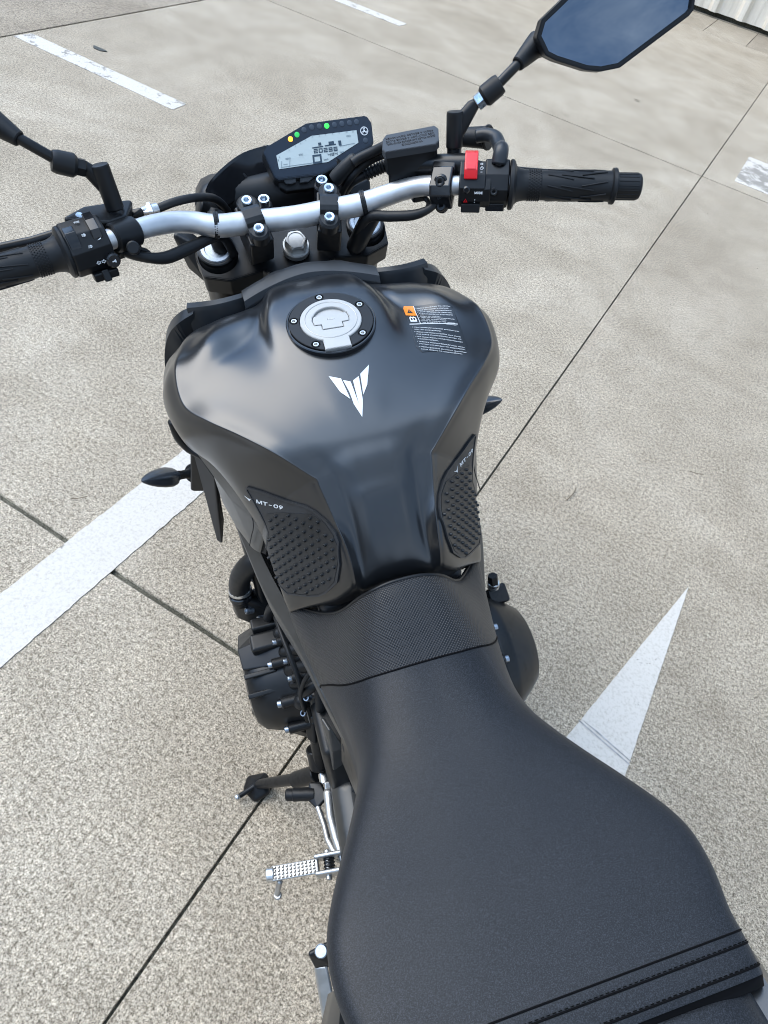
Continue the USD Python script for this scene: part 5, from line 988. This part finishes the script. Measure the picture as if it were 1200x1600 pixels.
# mirrors
def mirror(s):
    g_ = group('mirror', label='right rear-view mirror' if s > 0 else 'left rear-view mirror, only its arm in view')
    f = (lambda p: np.array(p)) if s > 0 else (lambda p: mir(p, -1))
    if s > 0: base, mid, top = (0.2083, 1.0300, 1.0684), (0.2091, 1.0360, 1.0893), (0.2111, 1.0440, 1.1290)
    else: base, mid, top = (-0.2040, 1.0300, 1.0567), (-0.2037, 1.0360, 1.0797), (-0.2068, 1.0440, 1.1310)
    base, mid, top = map(np.array, (base, mid, top)); ax = unit(top - base); L = np.linalg.norm(top - base)
    m = MB(); lathe(m, [(.0085, -.01), (.0090, .0), (.0090, L * .36)], base, ax, 28); part('stud', m, 'gloss_black', g_)
    m = MB(); lathe(m, [(.0096, L * .37), (.0102, L * .385), (.0102, L - .002), (.0094, L), (.0050, L + .0006), (.0001, L + .0006)], base, ax, 32); part('post', m, 'black_plastic', g_, smooth=30)
    if s > 0: n0, n1, b1, r1, c1 = (0.2330, 1.0440, 1.1317), (0.2424, 1.0440, 1.1369), (0.2568, 1.0420, 1.1477), (0.2894, 1.0460, 1.1715), (0.3111, 1.0580, 1.1803)
    else: n0, n1, b1, r1, c1 = (-0.2237, 1.0440, 1.1302), (-0.2267, 1.0440, 1.1313), (-0.2423, 1.0420, 1.1389), (-0.2785, 1.0460, 1.1700), (-0.2941, 1.0580, 1.1806)
    n0, n1, b1, r1, c1 = map(np.array, (n0, n1, b1, r1, c1)); d = unit(n1 - n0)
    m = MB(); tc = base + ax * (L - .010); tl = base + ax * (L - .034)
    hull(m, [tc - ax * .004, tl, n0 + ax * .0015 - d * .002, n0 - ax * .0025 - d * .002, n1 - d * .007], .0062); part('knuckle', m, 'black_plastic', g_, smooth=30)
    m = MB(); lathe(m, [(.0088, -.005), (.0096, -.004), (.0096, .006), (.0088, .007)], n1, b1 - n1, 6); part('lock_nut', m, 'zinc_bolt' if s > 0 else 'black_metal', g_, smooth=False)
    m = MB(); u = unit(b1 - n1); lathe(m, [(.0098, .004), (.0125, .0075), (.0122, .024), (.0108, .029), (.0070, .0295)], n1, u, 28); part('rubber_boot', m, 'rubber', g_, smooth=30)
    m = MB(); tube(m, [n1, b1, r1], .0058, 18, 3); part('rod', m, 'black_metal', g_, smooth=True)
    m = MB(); lathe(m, [(.0070, -.004), (.0082, -.003), (.0105, .010), (.0130, .026), (.0140, .034), (.012, .038)], r1, c1 - r1, 28); part('arm_boot', m, 'rubber', g_, smooth=30)
    MN = f(V3(*(-0.1506, -0.9034, 0.4015))); MC = f(V3(*(0.3920, 1.0200, 1.2060))); FA = frame(MN, (1, 0, 0))
    outl = np.array([(0.2998, 1.0326, 1.1998),(0.3060, 1.0382, 1.2147),(0.3249, 1.0406, 1.2272),(0.3485, 1.0438, 1.2433),(0.4160, 1.0362, 1.2515),(0.4671, 1.0238, 1.2428),(0.4805, 1.0136, 1.2247),(0.4794, 1.0087, 1.2134),(0.4746, 1.0075, 1.2087),(0.3965, 1.0021, 1.1674),(0.3739, 1.0049, 1.1652),(0.3566, 1.0087, 1.1674),(0.3215, 1.0193, 1.1779),(0.3097, 1.0235, 1.1831),(0.3048, 1.0282, 1.1918)])
    pg = sg.Polygon(((np.array([f(q) for q in outl]) - MC) @ FA.T)[:, :2]).buffer(0); pg = pg.buffer(-.004).buffer(.008, quad_segs=14).buffer(-.004, quad_segs=14)
    m = MB(); prism(m, pg.difference(pg.buffer(-.0052)), MC, FA, -.012, .0022, .0016); part('mirror_rim', m, 'black_plastic', g_, smooth=30)
    m = MB(); prism(m, pg.buffer(-.0050), MC, FA, -.006, -.0012); part('mirror_face', m, 'mirror_glass', g_, smooth=False)
    m = MB()
    for sc, h0, h1 in ((1, -.014, -.0062), (.97, -.024, -.014), (.86, -.033, -.024), (.66, -.040, -.033)): prism(m, affinity.scale(pg, sc, sc), MC, FA, h0, h1)
    part('mirror_shell', m, 'black_plastic', g_, smooth=30)
    m = MB(); chain(m, [c1 - MN * .004, c1 + (MC - c1) * .12 - MN * .022, c1 + (MC - c1) * .25 - MN * .03], [.012, .012, .012]); part('ball_joint', m, 'rubber', g_)
mirror(1); mirror(-1)

# left side: clutch perch, lever, switch housing
PO_ = V3(*(-0.2008, 1.0096, 1.0660)); PA = bar_frame((-0.2087, 1.0049, 1.0670), (-0.1869, 1.0186, 1.0640)); cp = group('clutch_perch')
m = MB(); cyl(m, loc(PO_, PA, -.017, 0, 0), loc(PO_, PA, .015, 0, 0), .0165, seg=36, ch=.002); hull(m, [loc(PO_, PA, x, y, z) for x in (-.014, .012) for y, z in ((-.010, -.014), (.010, -.014), (.006, -.022), (-.008, -.022))], .002); part('perch_clamp', m, 'black_plastic', cp, smooth=30)
m = MB(); hull(m, [loc(PO_, PA, x, y, z) for x, y in ((-.045, .040), (-.010, .018), (.012, .018), (.030, .034), (-.02, .045)) for z in (-.006, .006)], .004); part('lever_bracket', m, 'black_metal', cp, smooth=30)
m = MB(); cyl(m, loc(PO_, PA, -.032, .038, -.008), loc(PO_, PA, -.032, .038, .010), .0055, seg=16); part('pivot_screw', m, 'zinc_bolt', cp)
m = MB(); cyl(m, (-0.1966, 1.0051, 1.0500), (-0.1941, 0.9784, 1.0660), .0075, seg=20); part('perch_screw', m, 'rubber', cp)
m = MB(); chain(m, [(-0.2239, 1.0440, 1.0640), (-0.2509, 1.0572, 1.0600), (-0.2790, 1.0533, 1.0560), (-0.3105, 1.0500, 1.0540), (-0.3394, 1.0482, 1.0540), (-0.3817, 1.0428, 1.0540), (-0.4210, 1.0283, 1.0560)], [.0075, .0072, .0068, .0062, .0060, .0062, .008]); part('clutch_lever', m, 'black_metal', cp)
m = MB(); cyl(m, (-0.1795, 1.0583, 1.0620), (-0.1601, 1.0679, 1.0600), .0066, seg=16); hull(m, [(-0.1761, 1.0549, 1.0640), (-0.1702, 1.0668, 1.0680), (-0.1687, 1.0663, 1.0680), (-0.1670, 1.0549, 1.0640)], .0018); part('cable_adjuster', m, 'bright_metal', cp, smooth=30)
m = MB(); hull(m, [(-0.1948, 1.0535, 1.0600), (-0.1796, 1.0568, 1.0620), (-0.1806, 1.0572, 1.0660), (-0.1924, 1.0604, 1.0640), (-0.1854, 1.0630, 1.0540)], .003); part('adjuster_block', m, 'black_metal', cp, smooth=30)
ls = group('switch_housing', label='left switch housing with horn and turn signal buttons')
KO = V3(*(-0.2401, 0.9970, 1.0680)); KA = bar_frame((-0.2725, 0.9875, 1.0680), (-0.2087, 1.0049, 1.0670))
m = MB(); hull(m, [loc(KO, KA, x, y, z) for x, e in ((-.0235, 0), (.0165, -.002)) for y, z in ((-.024, -.013 - e), (-.027 - e, -.001), (-.021 - e, .015), (-.004, .024 + e), (.014, .023 + e), (.024, .012), (.022, -.014), (.006, -.021), (-.012, -.021))], .003); part('housing', m, 'black_plastic', ls, smooth=30)
m = MB(); hull(m, [loc(KO, KA, x, y, z) for x in (-.0285, -.0255) for y, z in ((-.024, -.013), (-.027, -.001), (-.021, .015), (-.004, .023), (.014, .022), (.024, .012), (.022, -.014), (.006, -.021), (-.012, -.021))], .001); part('housing_rim', m, 'black_plastic', ls, smooth=30)
m = MB(); hull(m, [loc(KO, KA, x, y, z) for x in (-.0225, -.0125) for y, z in ((.006, .026), (-.004, .0285), (-.013, .024), (-.020, .016), (-.010, .016), (.004, .022))], .001); part('dip_switch', m, 'gloss_black', ls, smooth=22)
m = MB(); hull(m, [loc(KO, KA, x, y, z) for x in (.004, .0125) for y, z in ((.018, .026), (.006, .0285), (-.008, .0285), (-.013, .021), (-.006, .018), (.014, .021))], .001); part('pass_switch', m, 'gloss_black', ls, smooth=22)
m = MB(); cyl(m, loc(KO, KA, .013, -.020, -.004), loc(KO, KA, .0145, -.0335, .003), .0080, seg=26); part('horn_button', m, 'gloss_black', ls)
m = MB(); hull(m, [loc(KO, KA, x, y, z) for x in (-.010, .014) for y, z in ((-.024, -.016), (-.034, -.010), (-.036, -.016), (-.026, -.024))], .002); part('turn_switch', m, 'black_plastic', ls, smooth=30)
m = MB(); hull(m, [loc(KO, KA, x, y, z) for x in (-.001, .004) for y, z in ((-.034, -.007), (-.042, -.013), (-.036, -.018))], .0015); part('turn_lever', m, 'black_plastic', ls, smooth=30)
m = MB()
hl = sg.Polygon([(.0, -.0016), (.0014, -.0013), (.0022, 0), (.0014, .0013), (0, .0016)]).difference(sg.Polygon([(.0004, -.0009), (.0014, 0), (.0004, .0009)])).union(sg.box(-.0022, .0008, -.0004, .0012)).union(sg.box(-.0022, -.0002, -.0004, .0002)).union(sg.box(-.0022, -.0012, -.0004, -.0008))
flat(m, hl, KO, KA, (-.005, -.0085, .0253), .45); part('beam_icon', m, 'white_print', ls, smooth=False)
m = MB(); flat(m, hl, KO, KA, (-.0035, -.0200, .0195), .75); part('beam_icon', m, 'white_print', ls, smooth=False)
m = MB(); word(m, 'TCS', .0022, KO, KA, (-.0055, .009, .0270), 0.0); part('traction_lettering', m, 'white_print', ls, smooth=False)
m = MB()
ar = sg.Polygon([(-.0026, 0), (0, .0026), (0, .0012), (.0022, .0012), (.0022, -.0012), (0, -.0012), (0, -.0026)]); ar = ar.difference(ar.buffer(-.0006))
flat(m, ar, KO, KA, (-.0015, -.0295, .0030), 1.15); part('arrow_icon', m, 'white_print', ls, smooth=False)
m = MB(); flat(m, affinity.scale(ar, -1, 1), KO, KA, (.0045, -.0295, .0030), 1.15); part('arrow_icon', m, 'white_print', ls, smooth=False)
m = MB()
hp = sg.Polygon([(-.002, -.0006), (-.0004, -.0006), (.0022, -.0019), (.0022, .0019), (-.0004, .0006), (-.002, .0006)]); flat(m, hp, KO, KA, (.0145, -.0338, .0032), 1.05)
part('horn_icon', m, 'white_print', ls, smooth=False)
m = MB(); word(m, '\u25C2', .003, KO, KA, (.006, -.020, .020), .8) if False else flat(m, sg.Polygon([(-.002, -.001), (.0026, .0008), (.002, -.0006)]), KO, KA, (.008, -.0165, .0228), .6); part('switch_glint', m, 'white_print', ls, smooth=False)

# cables and hoses
def cable(name, pts, r, mat='rubber', **k): m = MB(); tube(m, pts, r, 12, 8); part(name, m, mat, smooth=True, **k)
cable('clutch_cable', [(-0.1610, 1.0667, 1.0600), (-0.1374, 1.0722, 1.0620), (-0.1137, 1.0817, 1.0580), (-0.0941, 1.1007, 1.0450), (-0.0829, 1.1225, 1.0250), (-0.0752, 1.1454, 1.0000)], .0052)
cable('wiring_sleeve', [(-0.2127, 1.0070, 1.0520), (-0.2010, 1.0007, 1.0460), (-0.1812, 0.9992, 1.0380), (-0.1623, 1.0076, 1.0300), (-0.1359, 1.0259, 1.0260), (-0.1064, 1.0435, 1.0240), (-0.0904, 1.0627, 1.0100), (-0.0818, 1.0703, 0.9800)], [.0055, .0058, .0062, .0075, .0078, .0066, .006, .006])
cable('switch_wire', [(-0.1944, 1.0043, 1.0500), (-0.1844, 1.0073, 1.0430), (-0.1778, 1.0028, 1.0360), (-0.1678, 1.0066, 1.0300)], .0028)
cable('wiring_sleeve', [(0.1738, 0.9895, 1.0500), (0.1597, 0.9867, 1.0440), (0.1420, 0.9913, 1.0380), (0.1176, 1.0075, 1.0320), (0.0963, 1.0221, 1.0280), (0.0865, 1.0359, 1.0100), (0.0763, 1.0560, 0.9700)], [.0040, .0048, .0062, .0066, .0066, .006, .006])
cable('switch_wire', [(0.1640, 1.0100, 1.0470), (0.1660, 1.0006, 1.0440), (0.1564, 0.9869, 1.0420), (0.1473, 0.9895, 1.0380)], .0032)
m = MB(); rbox(m, (0.1592, 1.0186, 1.0460), I3, (.02, .012, .012), .003); part('wire_clip', m, 'black_plastic')
cable('brake_hose', [(0.1372, 1.0909, 1.0800), (0.1245, 1.1016, 1.0700), (0.1063, 1.1099, 1.0600), (0.0956, 1.1099, 1.0550)], .0062)
m = MB(); a_, b_ = V3(*(0.1030, 1.1173, 1.0580)), V3(*(0.0733, 1.1233, 1.0300)); lathe(m, [(.0068, 0), (.0088, .004), (.0092, .012), (.0102, .016), (.0106, np.linalg.norm(b_ - a_) - .006), (.0098, np.linalg.norm(b_ - a_))], a_, b_ - a_, 26); part('hose_boot', m, 'rubber', smooth=30)
cable('brake_line', [(0.1362, 1.0974, 1.0660), (0.1220, 1.1101, 1.0550), (0.1065, 1.1132, 1.0450), (0.0911, 1.1155, 1.0300), (0.0827, 1.1372, 1.0000)], .0052)
cable('throttle_cable', [(0.1424, 1.1080, 1.0460), (0.1282, 1.1086, 1.0420), (0.1117, 1.1147, 1.0340), (0.0944, 1.1195, 1.0240), (0.0868, 1.1439, 0.9950)], .0062)
m = MB(); hp_ = spline([(0.1424, 1.1080, 1.0460), (0.1282, 1.1086, 1.0420), (0.1117, 1.1147, 1.0340)], 8)
for i in range(0, len(hp_) - 1, 2): lathe(m, [(.0064, -.0018), (.0082, -.0008), (.0082, .0008), (.0064, .0018)], hp_[i], hp_[i + 1] - hp_[i], 16)
part('cable_bellows', m, 'rubber', smooth=30)
cable('fork_wiring', [(-0.0923, 1.1049, 1.0200), (-0.0969, 1.0832, 1.0050), (-0.0919, 1.0919, 0.9700), (-0.0720, 1.1369, 0.9100)], .0125)
cable('fork_wiring', [(0.1031, 1.0413, 1.0200), (0.0913, 1.0426, 1.0000), (0.0804, 1.0634, 0.9600), (0.0734, 1.1150, 0.9100)], .0125)
cable('fork_wiring', [(-0.1124, 1.1720, 1.0000), (-0.0969, 1.1716, 0.9900), (-0.0822, 1.1500, 0.9800), (-0.0621, 1.1409, 0.9600)], .012, 'black_plastic')
m = MB(); hull(m, [(-0.1494, 1.1382, 0.9800), (-0.1316, 1.1464, 0.9700), (-0.1229, 1.1140, 0.9400), (-0.1237, 1.1042, 0.9300), (-0.1410, 1.1281, 0.9400), (-0.1117, 1.1103, 0.9600)], .006); part('horn_bracket', m, 'black_plastic')
m = MB(); hull(m, [(-0.1107, 1.1979, 0.9900), (-0.0866, 1.1935, 0.9900), (-0.0844, 1.1942, 0.9700), (-0.1104, 1.1866, 0.9700), (-0.1027, 1.2112, 0.9400)], .006); part('wiring_cover', m, 'black_plastic')
m = MB(); hull(m, [(0.1049, 1.1690, 0.9850), (0.1330, 1.1867, 0.9850), (0.1284, 1.1662, 0.9650), (0.1031, 1.1521, 0.9650)], .006); part('wiring_cover', m, 'black_plastic')

# ---------------------------------------------------------------- front turn signals and radiator fins
def signal(s):
    g_ = group('turn_signal'); f = (lambda p: np.array(p)) if s < 0 else (lambda p: mir(p, -1))
    root, tip = f((-0.2320, 1.0250, 0.6336)), f((-0.2950, 0.9694, 0.7000)); d = unit(tip - root); L = np.linalg.norm(tip - root)
    m = MB(); lathe(m, [(.0085, -.012), (.0100, -.004), (.0078, .006), (.0072, .016), (.0078, .026)], root, d, 20, x=(0, 0, 1)); part('stalk', m, 'rubber', g_, smooth=30)
    F = frame(d, (0, 0, 1)); R_ = []
    for t_, a, b in ((.30, .004, .005), (.31, .009, .011), (.36, .0125, .015), (.46, .0140, .018), (.6, .0130, .0172), (.75, .0105, .0145), (.88, .0068, .0098), (.96, .0034, .005), (1.0, .0005, .0006)):
        R_.append([root + d * L * t_ + F[0] * a * math.copysign(abs(math.cos(q)) ** .62, math.cos(q)) + F[1] * b * math.copysign(abs(math.sin(q)) ** .8, math.sin(q)) + F[1] * 0.0 for q in np.linspace(0, W, 29)])
    R_ = np.array(R_); m = MB(); m.add(R_.reshape(-1, 3), grid_faces(*R_.shape[:2])); part('signal_body', m, 'signal_lens', g_, smooth=40)
    m = MB(); cyl(m, root + d * -.018, root + d * -.004, .018, .0155, seg=28); part('stalk_collar', m, 'black_plastic', g_)
    m = MB(); hull(m, [f((-0.2001, 0.9320, 0.7800)), f((-0.1861, 0.9243, 0.7700)), f((-0.2208, 0.9416, 0.6900)), f((-0.1953, 0.9337, 0.6900)), f((-0.1858, 0.9333, 0.7900)), f((-0.1787, 0.9395, 0.7400))], .005); part('signal_bracket', m, 'black_plastic', g_, smooth=30)
    m = MB(); hull(m, [f((-0.1979, 0.9172, 0.8000)), f((-0.1810, 0.8902, 0.7600)), f((-0.2082, 0.9634, 0.6600)), f((-0.1883, 0.9378, 0.6700)), f((-0.1956, 0.9399, 0.6000)), f((-0.2080, 0.9273, 0.5600)), f((-0.2126, 0.9329, 0.5600)), f((-0.2104, 0.9558, 0.5800))], .002); part('radiator_fin', m, 'groove_dark', smooth=30)
signal(-1); signal(1)

# ---------------------------------------------------------------- stand, gear pedal, foot pegs, left
st = group('side_stand')
PV = V3(*(-0.1400, 0.6054, 0.2550)); FT = V3(*(-0.2730, 0.6764, 0.0800))
m = MB(); tube(m, [PV, PV + (FT - PV) * .4 + V3(0, 0, -.004), FT], [.0128, .0112, .0095], 18, 6); part('stand_leg', m, 'black_metal', st, smooth=True)
m = MB(); cyl(m, (-0.1471, 0.6066, 0.2620), (-0.1892, 0.6205, 0.2150), .0155, seg=24); part('stand_collar', m, 'black_metal', st)
m = MB(); hull(m, [FT + V3(.014, .012, -.008), FT + V3(-.012, .016, -.012), FT + V3(-.020, .002, -.013), FT + V3(-.008, -.018, -.012), FT + V3(.012, -.014, -.008), FT + V3(.004, 0, .004)], .010); part('stand_foot', m, 'black_metal', st)
m = MB(); tg = V3(*(-0.3139, 0.6610, 0.0880)); chain(m, [FT, FT + (tg - FT) * .45, tg], [.008, .0052, .0048]); part('kick_tab', m, 'black_metal', st)
m = MB(); lathe(m, [(.0, -.005), (.005, -.004), (.0068, 0), (.005, .004), (.0, .005)], tg, tg - FT, 16); part('tab_tip', m, 'bright_metal', st, smooth=True)
gp = group('gear_pedal')
m = MB(); ga, gb = V3(*(-0.2024, 0.5676, 0.3250)), V3(*(-0.1564, 0.5546, 0.3300)); lathe(m, [(.0085, 0), (.0100, .002), (.0100, .012), (.0112, .013), (.0106, .026), (.0112, .036), (.0105, np.linalg.norm(gb - ga))], ga, gb - ga, 22); part('pedal_rubber', m, 'rubber', gp, smooth=30)
m = MB(); hull(m, [(-0.1592, 0.5687, 0.3350), (-0.1451, 0.5645, 0.3350), (-0.1404, 0.5432, 0.3350), (-0.1569, 0.5341, 0.3300), (-0.1663, 0.5498, 0.3280), (-0.1570, 0.5589, 0.3150)], .004); part('pedal_elbow', m, 'black_metal', gp, smooth=25)
m = MB(); chain(m, [(-0.1563, 0.5319, 0.3300), (-0.1526, 0.5027, 0.3300), (-0.1523, 0.4800, 0.3350), (-0.1465, 0.4601, 0.3400), (-0.1411, 0.4492, 0.3400)], [.0045, .0045, .005, .006, .008]); part('pedal_arm', m, 'cast_metal', gp, smooth=40)
hg = group('rider_footrest')
m = MB(); hull(m, [(-0.1347, 0.5518, 0.3750), (-0.1095, 0.5499, 0.3700), (-0.1195, 0.5252, 0.3600), (-0.1390, 0.5246, 0.3650)], .003); part('bracket_head', m, 'cast_metal', hg, smooth=30)
m = MB(); chain(m, [(-0.1345, 0.5356, 0.3750), (-0.1394, 0.5034, 0.3720), (-0.1386, 0.4703, 0.3700), (-0.1334, 0.4331, 0.3650)], [.008, .0065, .007, .008]); part('bracket_arm', m, 'cast_metal', hg, smooth=40)
m = MB(); chain(m, [(-0.1215, 0.5362, 0.3400), (-0.1187, 0.5051, 0.3400), (-0.1201, 0.4713, 0.3400)], [.010, .008, .008]); part('chain_guard', m, 'black_plastic', hg)
pa, pb = V3(*(-0.2398, 0.4503, 0.3650)), V3(*(-0.1744, 0.4411, 0.3680)); pd = unit(pb - pa); PLn = np.linalg.norm(pb - pa); PF = frame(pd, (0, 0, 1))
m = MB(); hull(m, [place([[x, y, z]], pa, PF)[0] for z in (0, PLn) for x, y in ((-.009, -.006), (-.009, .006), (.004, .0085), (.004, -.0085))], .002); part('peg', m, 'cast_metal', hg, smooth=30)
m = MB()
for k in range(11):
    for j in (-1.5, -.5, .5, 1.5):
        c = place([[.0060, j * .0046, .004 + k * (PLn - .008) / 10]], pa, PF)[0]; up = PF[0]; w = .0019
        V = [c + PF[1] * a * w + PF[2] * b * w for a, b in ((-1, -1), (1, -1), (1, 1), (-1, 1))] + [c + up * .0048 + PF[1] * a * w * .4 + PF[2] * b * w * .4 for a, b in ((-1, -1), (1, -1), (1, 1), (-1, 1))]
        m.add(V, [[0, 1, 5, 4], [1, 2, 6, 5], [2, 3, 7, 6], [3, 0, 4, 7], [4, 5, 6, 7]])
part('peg_teeth', m, 'cast_metal', hg, smooth=False, kind='stuff')
m = MB(); cyl(m, pa - pd * .010, pa + pd * .002, .0105, .011, seg=18); part('peg_end', m, 'bright_metal', hg)
m = MB(); fb = V3(*(-0.2425, 0.4293, 0.3350)); chain(m, [(-0.2337, 0.4395, 0.3550), fb], [.0045, .0040]); cyl(m, fb + unit(fb - pa) * .003, fb + V3(0, -.002, -.008), .0062, seg=16); part('feeler_bolt', m, 'cast_metal', hg)
for j in (-1, 1):
    m = MB(); c = pb + PF[1] * j * .0115; hull(m, [c + PF[0] * .012, c - PF[0] * .012, c + pd * .040 + PF[0] * .015, c + pd * .040 - PF[0] * .015], .0032); part('clevis_cheek', m, 'cast_metal', hg, smooth=30)
m = MB(); cyl(m, pb + pd * .016 - PF[1] * .021, pb + pd * .016 + PF[1] * .021, .0048, seg=16); part('clevis_pin', m, 'bright_metal', hg)
m = MB()
for k in range(4): lathe(m, [(.0075, -.0018), (.009, 0), (.0075, .0018)], pb + pd * .018 + PF[1] * (-.007 + k * .0046), PF[1], 18)
part('return_spring', m, 'black_metal', hg, smooth=True)
m = MB(); cyl(m, pb + pd * .038, pb + pd * .055, .014, seg=24); part('clevis_boss', m, 'cast_metal', hg)
# right footrest, out of sight behind the seat
m = MB(); cyl(m, (.15, .43, .36), (.245, .43, .37), .011); part('footrest', m, 'cast_metal')
# bits between engine and stand
m = MB(); lathe(m, [(.0, -.015), (.010, -.012), (.0135, 0), (.010, .012), (0, .015)], (-0.1388, 0.6416, 0.5000), (0, 0, 1), 22); part('lever_boot', m, 'rubber', smooth=True)
m = MB(); cyl(m, (-0.1262, 0.6371, 0.4600), (-0.1369, 0.5883, 0.3400), .012, seg=20); cyl(m, (-0.1378, 0.6134, 0.3700), (-0.1385, 0.5909, 0.3400), .0165, seg=24); part('linkage_sleeve', m, 'black_metal', smooth=30)
m = MB(); hull(m, [(-0.1403, 0.6299, 0.4400), (-0.1304, 0.6231, 0.4500), (-0.1418, 0.6143, 0.4200), (-0.1354, 0.6060, 0.4200)], .004); part('wire_connector', m, 'black_plastic')
m = MB(); hull(m, [(-0.1242, 0.6350, 0.5200), (-0.1117, 0.6343, 0.5200), (-0.1142, 0.6278, 0.5000), (-0.1257, 0.6292, 0.5000)], .003); part('switch_block', m, 'side_grey')
for p in ((-0.1277, 0.6318, 0.5300), (-0.1110, 0.6207, 0.5300), (-0.1388, 0.6348, 0.4700), (-0.1127, 0.6129, 0.5000)):
    m = MB(); bolt(m, p, (-.5, -.2, .8), .0055, .007, seg=16); part('engine_bolt', m, 'dull_bolt')
m = MB(); tube(m, [(-0.1608, 0.6631, 0.3600), (-0.1507, 0.6484, 0.3700), (-0.1438, 0.6440, 0.4000), (-0.1361, 0.6494, 0.4200)], .0022, 8); part('breather_pipe', m, 'rubber', smooth=True)
m = MB(); tube(m, [(-0.1034, 0.6439, 0.6000), (-0.1242, 0.6393, 0.5800), (-0.1373, 0.6356, 0.5400), (-0.1381, 0.6268, 0.5000)], .0035, 8); part('wire_loop', m, 'rubber', smooth=True)
m = MB(); tube(m, [(-0.1004, 0.6412, 0.5600), (-0.1215, 0.6367, 0.5500), (-0.1355, 0.6404, 0.5300)], .0085, 10); part('engine_hose', m, 'rubber', smooth=True)
m = MB(); hull(m, [(-0.1145, 0.5811, 0.5600), (-0.1116, 0.5469, 0.5300), (-0.0995, 0.5470, 0.5300), (-0.1091, 0.5654, 0.5600), (-0.1160, 0.5413, 0.4700), (-0.0930, 0.5440, 0.4700)], .003); part('frame_gusset', m, 'frame_grey', smooth=25)
m = MB(); cyl(m, (-0.1370, 0.5827, 0.3300), (-0.1371, 0.5635, 0.3300), .008, seg=16); part('stand_bolt', m, 'bright_metal')
# passenger footrest bracket
pg_ = group('passenger_footrest')
m = MB(); hull(m, [(-0.1859, 0.3106, 0.6200), (-0.1697, 0.3132, 0.6200), (-0.1539, 0.3134, 0.6200), (-0.1835, 0.2992, 0.6000), (-0.1667, 0.2973, 0.6000), (-0.1869, 0.3094, 0.6000)], .003); part('bracket', m, 'black_metal', pg_, smooth=25)
m = MB(); bolt(m, (-0.1743, 0.3091, 0.6260), (-.1, -.1, 1), .0070, .0032, hole=False, seg=24); part('bracket_bolt', m, 'dull_bolt', pg_)
m = MB(); hull(m, [(-0.1844, 0.2982, 0.6000), (-0.1757, 0.2957, 0.6000), (-0.1874, 0.2714, 0.5750), (-0.1774, 0.2708, 0.5750), (-0.1906, 0.2431, 0.5500), (-0.1792, 0.2422, 0.5500)], .003); part('footrest_plate', m, 'cast_metal', pg_, smooth=25)
